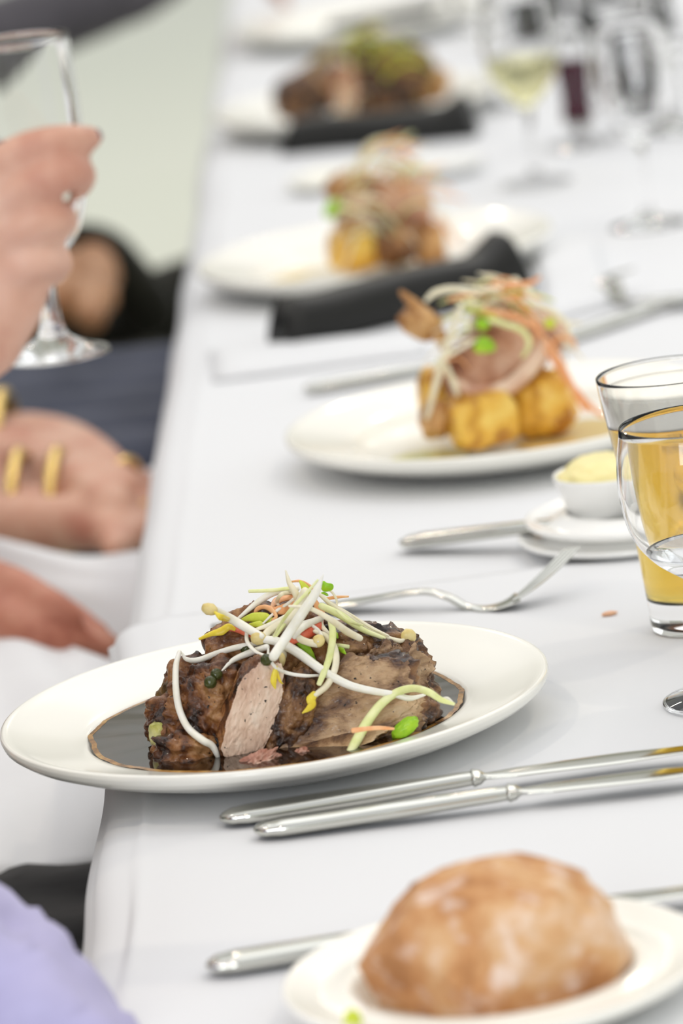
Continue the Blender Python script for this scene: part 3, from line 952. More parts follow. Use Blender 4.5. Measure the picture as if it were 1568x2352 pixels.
knife('slim silver knife behind the pork plate, its handle end left of the potatoes', a, ext(a, b, .22), hl=.5, w=.014)
a, b = P(1290, 792, 0), P(1568, 700, 0)
knife('blurred silver knife behind the beer glass, its handle by the pork dish', a, ext(a, b, .22), hl=.5, w=.016)

def fork(label, path, w=.022, group=None, roll=0):
    """path from the handle end to the tine tips; the last third is the head"""
    t = thing('dinner_fork', label, 'fork', path[0], group)
    cp = catmull(path, 90)
    k1, k2 = int(90 * .66), int(90 * .80)
    hnd = cp[:k2 + 1:2]
    loft('handle', hnd, [(0, .010, .002), (.04, .017, .003), (.20, .018, .0032), (.55, .0085, .0036), (.76, .0066, .0040), (.86, .014, .0026), (.94, w * .95, .0018), (1, w * .96, .0016)], M['steel'], t, n=90, power=2.4)
    head = cp[k2 - 2:]
    for s in (-1.5, -.5, .5, 1.5):
        pts = []
        for i, p in enumerate(head):
            tg = (head[min(i + 1, len(head) - 1)] - head[max(i - 1, 0)]).normalized()
            sd = tg.cross(Vector((0, 0, 1))).normalized()
            sd = (sd + Vector((0, 0, roll)) - tg * (tg.z * roll)).normalized()
            pts.append(p + sd * (s * w * .255 * (1 - .12 * i / len(head))))
        loft('tine', pts[::2] + [pts[-1]], [(0, w * .20, .0018), (.7, w * .13, .0018), (1, w * .06, .0010)], M['steel'], t, n=24)
    return t
fork('silver dinner fork lying behind the focused plate with its tines curving up',
     [P(485, 1440, .004), P(640, 1412, .006), P(800, 1386, .009), P(900, 1368, .013), P(975, 1359, .015), P(1030, 1372, .011), P(1075, 1395, .005), P(1130, 1396, .0045), P(1190, 1370, .010), P(1255, 1318, .020), P(1314, 1258, .031)], roll=.28)
fork('blurred silver fork at the right edge behind the beer glass',
     [P(1568 + 330, 650, .003), P(1568 + 180, 672, .006), P(1568, 682, .010), P(1480, 690, .010), P(1450, 694, .006), P(1425, 690, .004), P(1404, 668, .008), P(1400, 640, .014), P(1440, 620, .024)])

# ------------------------------------------------------------------ bread on its plate
BP = Vector((0, 0, Z0 + ZT))
a_, b_ = P(657, 2285, .02), P(1612, 2165, .02)
BP.x, BP.y = (a_.x + b_.x) / 2, (a_.y + b_.y) / 2 - .002
dinner_plate(BP, 'ivory side plate carrying the bread roll at the bottom right', r=.098, h=.020, well=.064, name='side_plate', foot=.05)
bc = Py(1140, 2215, BP.y - .002)
o = lump('bread_roll', (bc.x, bc.y, BP.z + .022), (.0592, .050, .0450), M['bread'], (math.radians(2), math.radians(-1), math.radians(-14)),
         [((0, 0, -1), .33, 0), ((-.55, -.8, -.30), .80, 0), ((.62, -.8, -.25), .86, 0), ((-.80, -.1, .62), .93, 0)], .085, 1.3, 12, 6, 2.25, fine=.012)
tag(o, 'floury brown crusty bread roll on the side plate', 'bread roll')
leaf('lettuce_leaf', 'small yellow green lettuce bit on the near rim of the bread plate', [(790, 2345), (795, 2325), (812, 2318), (826, 2330), (830, 2350), (815, 2365), (798, 2362)], M['limeleaf'], (P(810, 2345, .021) - CAM).dot(fw), group='bits of salad', th=.0015)
o = lump('bread_crumb', P(1399, 1409, ZT + .001), (.0050, .0022, .0014), veg('crumb', (.74, .36, .20), (.84, .52, .34)), (0, 0, .15), [], .2, 2, 5, 3)
tag(o, 'tiny orange crumb on the cloth left of the beer glass foot', 'crumb')

# ------------------------------------------------------------------ butter dish on stacked saucers
BS = P(1455, 1205, .012)
BS = Vector((BS.x, BS.y, Z0 + ZF))
dinner_plate(BS, 'white saucer, lower of the stack holding the butter pot', r=.075, h=.012, well=.045, name='saucer', foot=.04, m=M['china_white'], seg=96)
dinner_plate(BS + Vector((.003, .004, .0085)), 'white saucer, upper of the stack holding the butter pot', r=.072, h=.013, well=.044, name='saucer', foot=.038, m=M['china_white'], seg=96)
bt = Py(1397, 1094, BS.y + .01)
rz = BS.z + .0150
pot = thing('butter_pot', 'small white pot heaped with yellow butter on the stacked saucers', 'butter dish', (bt.x, BS.y + .01, rz))
lathe('pot', [(0, .003), (.024, .003), (.031, .026), (.0335, .0315), (.0355, .0325), (.0360, .0305), (.034, .025), (.027, .003), (.025, 0), (0, 0)], (bt.x, BS.y + .01, rz), M['china_white'], pot)
o = lump('butter', (bt.x, BS.y + .01, rz + .028), (.0325, .0325, .014), M['butter'], (0, 0, 0), [((0, 0, -1), .0, 0)], .12, 1.6, 4, 5, 2.2, fine=.03)
tag(o, 'heap of soft yellow butter filling the white pot', 'butter')

# ------------------------------------------------------------------ glasses
def glass_prof(outer, th, bottom):
    """outer: (r,z) from foot edge up to the rim; returns closed profile with an inner wall from z=bottom up"""
    inner = [(max(0, r - th), z) for (r, z) in outer if z > bottom]
    rim = [(outer[-1][0] - th * .5, outer[-1][1] + th * .45)]
    return outer + rim + list(reversed(inner)) + [(0, bottom)]
def smooth_prof(pts, n=5):
    cp = catmull([Vector((r, 0, z)) for (r, z) in pts], n * (len(pts) - 1))
    return [(max(0, p.x), p.z) for p in cp]
def liquid(name, outer, th, z0, z1, c, m, parent, seg=64, gap=.0002, z_over=0.0):
    pr = [(0, z0 + gap)]
    prev = None
    for (r, z) in outer:
        if z0 + .0004 < z < z1:
            pr.append((max(.0005, r - th - gap), z))
        if prev and prev[1] < z1 <= z:
            u = (z1 - prev[1]) / (z - prev[1])
            pr.append((prev[0] + (r - prev[0]) * u - th - gap, z1))
        prev = (r, z)
    pr.append((0, z1))
    return lathe(name, pr, c, m, parent, seg, closed=False)

# beer glass
gb = P(1497, 1455, ZT)
BC = Vector((gb.x + .0275, gb.y + .004, Z0 + ZT))
bg_ = thing('beer_glass', 'tall tapered glass of golden beer at the right edge', 'beer glass', BC)
ob = [(0, 0), (.0245, 0), (.0268, .0015), (.0275, .006), (.0282, .02), (.0325, .075), (.0385, .120), (.0418, .142), (.0430, .155)]
ob = ob[:3] + smooth_prof(ob[3:], 6)
lathe('glass_wall', glass_prof(ob, .0015, .016), BC, M['glass'], bg_, 128)
absorb(M['beer'], (.942, .805, .035), 58)
M['beer'].node_tree.nodes['Principled BSDF'].inputs['Base Color'].default_value = (1, 1, 1, 1)
liquid('beer', ob, .0015, .016, .1275, BC, M['beer'], bg_, 96, gap=-.0005)
pr = []
for (r, z) in ob:
    if .1272 < z < .147:
        pr.append((r - .0018, z))
lathe('foam', [(0, .1268)] + [(.0374, .1268)] + pr + [(pr[-1][0] * .7, pr[-1][1] + .0004), (0, pr[-1][1])], BC, M['foam'], bg_, 96, closed=False)

# water goblet in front of it
gw = P(1522, 1625, ZT)
WC = Vector((gw.x + .0375, gw.y + .0, Z0 + ZT))
wg = thing('water_goblet', 'short stemmed clear glass of water overlapping the beer glass', 'wine glass', WC)
ow = [(0, 0), (.034, 0), (.0375, .0008), (.0372, .0022), (.030, .0042), (.016, .0080), (.0075, .014), (.0050, .024), (.0050, .050), (.0075, .064), (.0200, .0735), (.0336, .084), (.0438, .099), (.0482, .120), (.0476, .140), (.0442, .160)]
ow = ow[:3] + smooth_prof(ow[3:], 5)
lathe('glass_wall', glass_prof(ow, .0011, .072), WC, M['glass'], wg, 128)
liquid('water', ow, .0011, .072, .089, WC, M['water'], wg, 96, gap=-.0004)

def wineglass(c, label, R=.036, Hh=.19, liq=None, level=.5, bowl0=.085, lean=0, name='wine_glass'):
    t = thing(name, label, 'wine glass', c)
    o_ = [(0, 0), (.032, 0), (.0345, .0008), (.034, .0022), (.024, .0042), (.010, .009), (.0048, .018), (.0040, bowl0 * .6), (.0055, bowl0 * .88), (.016, bowl0), (R * .85, bowl0 + .022), (R, bowl0 + .05), (R * .97, Hh - .03), (R * .84, Hh)]
    o_ = o_[:3] + smooth_prof(o_[3:], 4)
    lathe('glass_wall', glass_prof(o_, .0013, bowl0 + .001), c, M['glass'], t, 72)
    if liq:
        liquid('wine', o_, .0013, bowl0 + .001, bowl0 + (Hh - bowl0) * level, c, M[liq], t, 48, gap=-.0004)
    return t
def gnd(px, py):
    p = P(px, py, 0)
    return Vector((p.x, p.y, Z0 + ZF))
wineglass(gnd(1490, 520), 'clear stemmed glass behind the blurred fork at the right edge', .036, .185)
wineglass(gnd(1232, 425), 'stemmed glass of white wine right of the tall orange pile', .037, .185, 'wine_white', .38)
wineglass(gnd(1335, 335), 'narrow stemmed glass of dark red wine near the top right', .0165, .125, 'wine_red', .62, .024)
wineglass(gnd(1570, 300), 'clear stemmed glass at the right edge behind the others', .036, .185)
wineglass(gnd(1425, 215), 'clear stemmed glass behind the red wine glass', .036, .185)
wineglass(gnd(1130, 255), 'clear stemmed glass beside the dark brown meat plate', .034, .17)
def tumbler(c, label, r=.034, h=.10):
    t = thing('tumbler', label, 'tumbler', c)
    o_ = [(0, 0), (r * .78, 0), (r * .84, .002), (r * .86, .01), (r, h)]
    lathe('glass_wall', glass_prof(o_, .002, .008), c, M['glass'], t, 64)
    return t
tumbler(gnd(1480, 300), 'clear empty tumbler behind the stemmed glass at the right edge')
def bottle(c, label):
    t = thing('wine_bottle', label, 'bottle', c)
    o_ = [(0, 0), (.034, 0), (.037, .003), (.037, .012), (.037, .17), (.034, .195), (.020, .220), (.0145, .235), (.0140, .285), (.0155, .290), (.0155, .297), (0, .297)]
    lathe('body', o_, c, M['bottle'], t, 48, closed=False)
    lathe('bottle_label', [(.0374, .06), (.0376, .062), (.0376, .14), (.0374, .142)], c, M['china_white'], t, 48, closed=False)
bottle(gnd(1395, 70), 'dark wine bottle at the top edge, left of the smaller dark one')
def shaker(c, label):
    lathe_o = lathe('pepper_grinder', [(0, 0), (.018, 0), (.020, .004), (.017, .02), (.013, .04), (.017, .06), (.019, .07), (.014, .082), (0, .088)], c, M['bottle'], None, 32, closed=False)
    tag(lathe_o, label, 'pepper grinder')
shaker(gnd(1520, 85), 'small dark pepper grinder at the top right corner')
bottle(gnd(1235, 85), 'dark wine bottle at the top edge behind the white wine glass')

# ------------------------------------------------------------------ napkins
def slab_path(name, label, A, B, width, h, m, wave=.004, seed=0, ends=(0, 0), n=40, cat='napkin', group=None, peak=0):
    """folded long napkin from A to B (left to right), standing h high, width deep"""
    A, B = Vector(A), Vector(B)
    d = (B - A).normalized()
    sd = Vector((-d.y, d.x, 0))
    gs = []
    v, f = [], []
    ring_n = 18
    for i in range(n + 1):
        t = i / n
        c = A.lerp(B, t) + sd * (wave * noise.noise(Vector((t * 2, seed, 0))))
        hh = h * (1 + .10 * noise.noise(Vector((t * 3, seed, 4)))) + peak * max(0, (t - .85) / .15)
        ww = width * (1 + .08 * noise.noise(Vector((t * 3, seed, 9))))
        for k in range(ring_n):
            a = 2 * PI * k / ring_n
            ca, sa = math.cos(a), math.sin(a)
            x = math.copysign(abs(ca) ** .6, ca) * ww / 2
            z = (math.copysign(abs(sa) ** .6, sa) * .5 + .5) * hh
            sl = ends[0] * (1 - t) + ends[1] * t
            v.append(c + sd * (x + .12 * z) + d * (-sl * z) + Vector((0, 0, z)))
    for i in range(n):
        for k in range(ring_n):
            k2 = (k + 1) % ring_n
            f.append((i * ring_n + k, i * ring_n + k2, (i + 1) * ring_n + k2, (i + 1) * ring_n + k))
    f.append(tuple(range(ring_n)))
    f.append(tuple(reversed([n * ring_n + k for k in range(ring_n)])))
    o = link(name, v, f, m, loc=A)
    bm = bmesh.new(); bm.from_mesh(o.data); bmesh.ops.recalc_face_normals(bm, faces=bm.faces); bm.to_mesh(o.data); bm.free()
    return tag(o, label, cat, group)
def napk(label, pa, pb, h, w_, peak=0, seed=0):
    A, B = P(*pa, 0), P(*pb, 0)
    return slab_path('folded_napkin', label, A, B, w_, h, M['black_cloth'], seed=seed, ends=(-.45, .3), peak=peak)
napk('long folded black napkin lying behind the pork plate, in front of the orange pile', (640, 803), (1205, 668), .040, .045, .014, 2)
napk('long folded black napkin in front of the dark brown meat plate', (650, 352), (1098, 312), .034, .045, .012, 5)
napk('long folded black napkin at the top edge, behind the dark brown meat plate', (770, 92), (1028, 40), .022, .05, 0, 8)
def flatnap(label, pts, h, seed):
    c = sum((P(*p, 0) for p in pts), Vector()) / len(pts)
    v, f = [], []
    top = []
    N = len(pts)
    n = 14
    q = [P(*p, 0) for p in pts]          # four corners
    for lay in (0, 1):
        for i in range(n + 1):
            for j in range(n + 1):
                s, t = i / n, j / n
                p = (q[0] * (1 - s) + q[1] * s) * (1 - t) + (q[3] * (1 - s) + q[2] * s) * t
                edge = min(s, 1 - s, t, 1 - t)
                z = 0 if lay == 0 else h * min(1, edge * 9 + .2) * (1 + .25 * noise.noise(p * 16 + Vector((seed, 0, 0))))
                v.append(Vector((p.x, p.y, Z0 + ZF + .0008 + z)))
    m_ = (n + 1) ** 2
    idx = lambda l, i, j: l * m_ + i * (n + 1) + j
    for i in range(n):
        for j in range(n):
            f.append((idx(1, i, j), idx(1, i + 1, j), idx(1, i + 1, j + 1), idx(1, i, j + 1)))
            f.append((idx(0, i, j), idx(0, i, j + 1), idx(0, i + 1, j + 1), idx(0, i + 1, j)))
    for i in range(n):
        f.append((idx(0, i, 0), idx(0, i + 1, 0), idx(1, i + 1, 0), idx(1, i, 0)))
        f.append((idx(0, i + 1, n), idx(0, i, n), idx(1, i, n), idx(1, i + 1, n)))
        f.append((idx(0, 0, i + 1), idx(0, 0, i), idx(1, 0, i), idx(1, 0, i + 1)))
        f.append((idx(0, n, i), idx(0, n, i + 1), idx(1, n, i + 1), idx(1, n, i)))
    o = link('folded_napkin', v, f, M['cloth'])
    return tag(o, label, 'napkin')
flatnap('folded white napkin between the pork plate and the first black napkin', [(490, 880), (985, 815), (960, 775), (480, 812)], .006, 3)
flatnap('folded white napkin to the right of the first black napkin', [(1262, 745), (1405, 705), (1370, 560), (1225, 590)], .010, 7)
sp1 = P(1010, 375, .012)
dinner_plate((sp1.x, sp1.y, Z0 + ZF), 'small white side plate behind the orange pile', r=.045, h=.014, well=.028, name='side_plate', foot=.025, m=M['china_white'], seg=64)
sp1 = P(760, 405, .012)
dinner_plate((sp1.x, sp1.y, Z0 + ZF), 'small cream side plate half hidden behind the orange pile, at left', r=.045, h=.012, well=.028, name='side_plate', foot=.025, seg=64)

# ------------------------------------------------------------------ pork plate
def at2(px, py, dy=0.0):
    return Py(px, py, P2.y + dy)
def sit(o, label, cat, group=None):
    return tag(o, label, cat, group)
FL2 = P2.z + .006
sit(lump('roast_potato', at2(1106, 962, -.035), (.0245, .020, .0200), M['potato'], (0, -.12, .2), [], .08, 1.5, 1, 5, 3.6, floor=FL2), 'front golden roast potato cube under the pork cutlet', 'potato')
sit(lump('roast_potato', at2(1243, 925, -.010), (.0240, .020, .0230), M['potato'], (0, -.10, -.3), [], .08, 1.5, 2, 5, 3.2, floor=FL2), 'right golden roast potato under the pork cutlet', 'potato')
sit(lump('roast_potato', at2(1010, 910, .020), (.0150, .018, .0230), M['potato'], (0, .10, .2), [], .08, 1.5, 3, 5, 3.0, floor=FL2), 'left rear roast potato half hidden behind hanging shreds', 'potato')
sit(lump('roast_meat', at2(1000, 962, -.028), (.0115, .012, .0140), M['bone'], (0, .2, 0), [], .25, 2, 4, 4, 2.2, floor=FL2), 'browned meat scrap at the left foot of the potatoes', 'meat')
cut = thing('pork_cutlet', 'pink brown pork cutlet with a browned rib end stacked on potatoes', 'cutlet', at2(1140, 880, 0))
def part(o, p):
    o.parent = p
    o.location = o.location - p.location
    return o
part(lump('meat', at2(1135, 835, -.006), (.037, .026, .0235), M['pork'], (0, math.radians(-20), .1), [((0, 0, -1), .85, 0), ((.1, -1, .2), .6, 0)], .26, 1.8, 5, 5, 2.5), cut)
v, f = tube_geo([at2(1045, 880, -.034), at2(1100, 902, -.036), at2(1165, 890, -.034), at2(1215, 845, -.028), at2(1250, 790, -.02)], [.004, .0056, .006, .0062, .005], seg=12)
link('fat_rim', v, f, M['fat'], cut)
part(lump('fat_edge', at2(1195, 760, .006), (.034, .018, .0170), M['pork'], (0, math.radians(20), .1), [], .22, 1.6, 6, 5, 2.2), cut)
part(lump('rib_end', at2(965, 742, -.004), (.0155, .010, .0115), M['bone'], (0, math.radians(30), 0), [], .22, 1.8, 7, 5, 2.2), cut)
v, f = tube_geo([at2(922, 672, -.006), at2(950, 700, -.006), at2(985, 735, -.008), at2(1020, 790, -.006)], [.0022, .0045, .0055, .005], seg=12)
link('rib_bone', v, f, M['bone'], cut)

def shreds(n, cpx, Y, spx, spz, mats, label, group, seed, length=(.025, .06), rr=(.0010, .0022), name='vegetable_shred', droop=.4, zmin=None):
    """pile of curved shreds; a few meshes, many copies"""
    rnd = random.Random(seed)
    protos = {}
    for mi, (mname, lab) in enumerate(mats):
        protos[mi] = []
        for q in range(4):
            L = rnd.uniform(*length)
            r_ = rnd.uniform(*rr)
            bend = rnd.uniform(-.5, .5)
            pts = [(-L / 2, 0, -abs(bend) * L * .5), (-L / 4, bend * L * .15, 0), (0, 0, abs(bend) * L * .12), (L / 4, -bend * L * .1, 0), (L / 2, bend * L * .2, -abs(bend) * L * .6)]
            v, f = tube_geo(pts, [r_ * .5, r_, r_ * 1.1, r_, r_ * .5], seg=8, n=14, flat=.6)
            me = bpy.data.meshes.new(name)
            me.from_pydata([tuple(x) for x in v], [], f)
            me.materials.append(M[mname])
            me.polygons.foreach_set('use_smooth', [True] * len(me.polygons))
            protos[mi].append(me)
    for i in range(n):
        mi = rnd.choices(range(len(mats)), weights=[5, 4, 2, 2, 2][:len(mats)])[0]
        px = rnd.gauss(0, 1)
        pz = rnd.gauss(0, 1)
        c = Py(cpx[0], cpx[1], Y)
        o = bpy.data.objects.new(name, rnd.choice(protos[mi]))
        C.objects.link(o)
        x = max(-1.8, min(1.8, px)) * spx
        o.location = c + Vector((x, rnd.gauss(0, spx * .5), max(-1.5, min(1.5, pz)) * spz - droop * abs(x) * abs(x) / max(spx, .001)))
        if zmin is not None:
            o.location.z = max(o.location.z, zmin)
        o.rotation_euler = (rnd.uniform(-.5, .5), rnd.uniform(-.6, .6) + (x / spx) * .25, rnd.uniform(-1.2, 1.2))
        zx = ('left', 'middle', 'right')[0 if x < -.45 * spx else (1 if x < .45 * spx else 2)]
        zz_ = 'upper' if o.location.z > c.z else 'lower'
        tag(o, mats[mi][1] + ', in its %s %s part' % (zz_, zx), 'vegetable shred', group + ', ' + mname_word[mats[mi][0]] + ', ' + zz_ + ' ' + zx)
mname_word = {'sprout_cream': 'cream', 'carrot': 'orange', 'sprout_green': 'pale green', 'limeleaf': 'lime', 'leaf': 'green', 'brownslaw': 'brown', 'sprout': 'white'}
G2 = 'shreds on the pork cutlet'
shreds(46, (1140, 690), P2.y - .008, .024, .0085, [('sprout_cream', 'cream vegetable shred in the tangle on the pork cutlet'), ('carrot', 'orange carrot shred in the tangle on the pork cutlet'), ('sprout_green', 'pale green shred in the tangle on the pork cutlet'), ('limeleaf', 'lime green shred in the tangle on the pork cutlet')], '', G2, 11, zmin=P2.z + .03)
def strand2(name, label, pts, rad, m, dy, flat=.7, cat='vegetable shred', Y=None):
    p3 = [Py(px, py, (Y or P2.y) + (dy if not isinstance(dy, (list, tuple)) else dy[i])) for i, (px, py) in enumerate(pts)]
    o = tube(name, p3, rad, m, seg=10, n=26, flat=flat, side=(0, -1, .2))
    return tag(o, label, cat)
strand2('vegetable_shred', 'long cream shred hanging down the left side of the pork cutlet', [(1060, 700), (1035, 770), (1012, 840), (995, 905), (980, 960)], [.0018, .0026, .0028, .0024, .0016], M['sprout_cream'], -.045)
strand2('vegetable_shred', 'short cream shred hanging in front of the left potato', [(1010, 815), (1028, 850), (1042, 880), (1050, 908)], [.0016, .0022, .0024, .0016], M['sprout_cream'], -.043)
strand2('vegetable_shred', 'arched cream shred at the upper left of the pork tangle', [(978, 690), (1000, 672), (1040, 664), (1100, 668), (1150, 662)], [.0016, .0026, .0026, .0024, .0016], M['sprout_cream'], -.040)
strand2('carrot_shred', 'orange carrot ribbon crossing the top of the pork tangle', [(1030, 690), (1090, 672), (1150, 660), (1215, 650), (1240, 636)], [.0014, .0022, .0024, .0020, .0010], M['carrot'], -.036, cat='carrot')
strand2('carrot_shred', 'orange carrot shred trailing down right from the pork to the plate', [(1235, 760), (1275, 810), (1300, 860), (1325, 910), (1345, 945)], [.0014, .0022, .0022, .0022, .0014], M['carrot'], -.040, cat='carrot')
strand2('carrot_shred', 'pale orange shred trailing at the far right of the pork', [(1250, 800), (1300, 870), (1350, 930), (1385, 955)], [.0014, .0024, .0026, .0014], M['carrot'], -.030, cat='carrot')
strand2('carrot_shred', 'red orange shred across the middle of the pork tangle', [(1110, 712), (1160, 722), (1205, 738), (1240, 760)], [.0014, .0022, .0022, .0014], M['carrot'], -.045, cat='carrot')
strand2('vegetable_shred', 'cream shred curving on the front of the pork', [(1120, 735), (1160, 745), (1200, 760), (1215, 790), (1200, 820)], [.0014, .0022, .0022, .0020, .0012], M['sprout_green'], -.047)
strand2('vegetable_shred', 'cream shred rounding the right side of the pork tangle', [(1200, 690), (1260, 712), (1300, 745), (1305, 770)], [.0016, .0026, .0026, .0014], M['sprout_cream'], -.035)
d2 = (at2(1110, 790, -.052) - CAM).dot(fw)
leaf('celery_leaf', 'bright green leaf on the front of the pork cutlet', [(1088, 806), (1096, 788), (1100, 776), (1118, 776), (1130, 788), (1136, 804), (1112, 808)], M['leaf'], d2, group='leaves on the pork')
leaf('celery_leaf', 'small green leaf above the large one on the pork', [(1092, 738), (1102, 730), (1120, 738), (1122, 752), (1104, 758), (1096, 750)], M['leaf'], d2, group='leaves on the pork')
leaf('celery_leaf', 'yellow green leaf at the right of the pork tangle', [(1248, 738), (1262, 730), (1276, 738), (1272, 752), (1256, 756)], M['limeleaf'], d2, group='leaves on the pork')
sauce(P2 + Vector((-.055, -.035, 0)), .030, .0068, 'pale yellow oil drizzle left of the potatoes on the pork plate', M['zucchini'], M['zucchini'], .9, .12, 4, 'oil_drizzle')
M['oil'] = mat('thin_golden_gravy', (.80, .62, .26), .12)
sauce(P2 + Vector((.055, -.02, 0)), .050, .0066, 'golden gravy around the potatoes on the pork plate', M['oil'], M['oil'], .9, .10, 6, 'gravy_pool')

# ------------------------------------------------------------------ third plate: tall pile
def at3(px, py, dy=0.0):
    return Py(px, py, P3.y + dy)
FL3 = P3.z + .006
sit(lump('roast_potato', at3(810, 572, -.03), (.022, .018, .020), M['potato'], (0, 0, .2), [], .08, 1.5, 1, 4, 3.2, floor=FL3), 'golden potato at the left foot of the tall orange pile', 'potato')
sit(lump('roast_potato', at3(985, 560, -.01), (.014, .016, .020), M['bone'], (0, 0, .2), [], .1, 1.5, 2, 4, 2.8, floor=FL3), 'browned potato at the right foot of the tall orange pile', 'potato')
sit(lump('roast_meat', at3(905, 555, -.03), (.020, .018, .022), M['crust'], (0, 0, .2), [], .15, 1.7, 3, 5, 2.4, floor=FL3), 'dark brown meat piece in the middle foot of the tall orange pile', 'meat')
sit(lump('roast_meat', at3(880, 480, 0), (.042, .028, .030), M['pork'], (0, -.1, .2), [], .18, 1.7, 4, 5, 2.3), 'pale roasted meat in the heart of the tall orange pile', 'meat')
sit(lump('roast_meat', at3(800, 425, 0), (.022, .018, .012), M['bone'], (0, -.1, .2), [], .18, 1.7, 5, 4, 2.3), 'browned rib end sticking left from the tall orange pile', 'meat')
shreds(56, (900, 392), P3.y - .020, .022, .018, [('carrot', 'orange carrot shred in the tall pile on the third plate'), ('sprout_cream', 'cream shred in the tall pile on the third plate'), ('sprout_green', 'pale green shred in the tall pile on the third plate')], '', 'shreds on the tall pile', 12, zmin=P3.z + .04)
shreds(16, (830, 500), P3.y - .045, .016, .014, [('sprout_cream', 'cream shred hanging in front of the tall pile'), ('sprout_green', 'pale green shred hanging in front of the tall pile')], '', 'shreds hanging on the tall pile', 13, zmin=P3.z + .02)
d3 = (at3(760, 480, -.05) - CAM).dot(fw)
leaf('celery_leaf', 'green leaf at the left side of the tall orange pile', [(745, 494), (750, 470), (765, 458), (780, 466), (776, 488), (760, 500)], M['leaf'], d3, group='leaf on the tall pile')
sauce(P3 + Vector((-.03, -.02, 0)), .075, .0066, 'pale golden gravy across the plate of the tall orange pile', M['ceramic'], M['oil'], .55, .10, 9, 'gravy_pool')

# ------------------------------------------------------------------ fourth plate: brown mound
def at4(px, py, dy=0.0):
    return Py(px, py, P4.y + dy)
FL4 = P4.z + .006
M['far_crust'] = M['crust']
sit(lump('roast_meat', at4(720, 208, -.02), (.046, .030, .026), M['crust_dark'], (0, -.3, 0), [], .15, 1.7, 2, 5, 2.3, floor=FL4), 'dark brown meat at the left of the far mound', 'meat')
sit(lump('roast_meat', at4(870, 178, 0), (.062, .036, .044), M['crust_dark'], (0, .15, 0), [], .15, 1.7, 3, 5, 2.3, floor=FL4), 'dark brown meat forming the main far mound', 'meat')
sit(lump('roast_meat', at4(790, 205, -.045), (.014, .010, .028), M['pork'], (0, .1, 0), [], .1, 1.7, 4, 5, 2.3, floor=FL4), 'pale cut face showing in the far brown mound', 'meat')
sit(lump('roast_meat', at4(985, 190, 0), (.022, .022, .020), M['bone'], (0, .3, 0), [], .15, 1.7, 5, 4, 2.3, floor=FL4), 'light brown piece at the right of the far mound', 'meat')
shreds(60, (830, 110), P4.y - .015, .036, .013, [('brownslaw', 'brown green shred on the far brown mound'), ('limeleaf', 'lime green shred on the far brown mound'), ('sprout_cream', 'cream shred on the far brown mound')], '', 'shreds on the far brown mound', 15, zmin=P4.z + .04, rr=(.0016, .003))
shreds(8, (790, 200), P4.y - .05, .010, .02, [('sprout_cream', 'cream shred hanging on the far mound')], '', 'shreds hanging on the far mound', 16, zmin=P4.z + .02)

# ================================================================== PEOPLE
def cap(a, b, r1, r2, n=6, flat=1.0, side=None):
    return tube_geo([a, Vector(a).lerp(Vector(b), .5), b], [r1, (r1 + r2) / 2, r2], seg=16, n=n, flat=flat, side=side)
def chain(pts, rad, n=24, flat=1.0, side=None):
    return tube_geo(pts, rad, seg=16, n=n, flat=flat, side=side)
def ball(c, r, sub=3):
    vs, fs = ico(sub)
    r = Vector(r) if hasattr(r, '__len__') else Vector((r, r, r))
    return [Vector(c) + Vector((v.x * r.x, v.y * r.y, v.z * r.z)) for v in vs], fs

def head_geo(c):
    """face looks towards +X"""
    c = Vector(c)
    return [ball(c, (.092, .074, .112)), ball(c + Vector((.030, 0, -.055)), (.058, .052, .052)),
            chain([c + Vector((.088, 0, .02)), c + Vector((.108, 0, -.018)), c + Vector((.092, 0, -.03))], [.006, .012, .008], 6),
            ball(c + Vector((.088, 0, -.062)), (.012, .024, .007)), ball(c + Vector((.078, .03, .012)), (.012, .014, .009)), ball(c + Vector((.078, -.03, .012)), (.012, .014, .009)),
            ball(c + Vector((-.005, .076, -.005)), (.018, .008, .028)), ball(c + Vector((-.005, -.076, -.005)), (.018, .008, .028))]

def hand_geo(wrist, palm_dir, finger_dir, side_dir, size=1.0, curls=None, thumb=None, spread=.0):
    """generic hand: wrist point, unit vectors; fingers fan along side_dir, curl towards palm_dir"""
    w0, pd, fd, sd = Vector(wrist), Vector(palm_dir).normalized(), Vector(finger_dir).normalized(), Vector(side_dir).normalized()
    g = []
    s = size
    for k in range(4):
        o = (k - 1.5) * .0195 * s
        g.append(chain([w0 + sd * o * .6, w0 + fd * .045 * s + sd * o * .9, w0 + fd * .085 * s + sd * o], [.016 * s, .014 * s, .0115 * s], 10))
    L = [.078, .086, .080, .064]
    curls = curls or [.5, .55, .6, .65]
    for k in range(4):
        o = (k - 1.5) * (.0195 + spread) * s
        p = w0 + fd * .085 * s + sd * o
        pts = [p]
        ang = 0
        d = fd
        for q, (fr, cm) in enumerate(((.45, .6), (.30, 1.0), (.25, .8))):
            ang += curls[k] * cm
            d = (fd * math.cos(ang) + pd * math.sin(ang)).normalized()
            p = p + d * (L[k] * fr * s)
            pts.append(p)
        g.append(chain(pts, [.0105 * s, .0092 * s, .0084 * s, .0070 * s], 14))
    if thumb:
        g.append(chain([w0 + fd * .02 * s - sd * .022 * s] + [Vector(q) for q in thumb], [.014 * s, .013 * s, .0105 * s, .0085 * s][:len(thumb) + 1], 14))
    return g

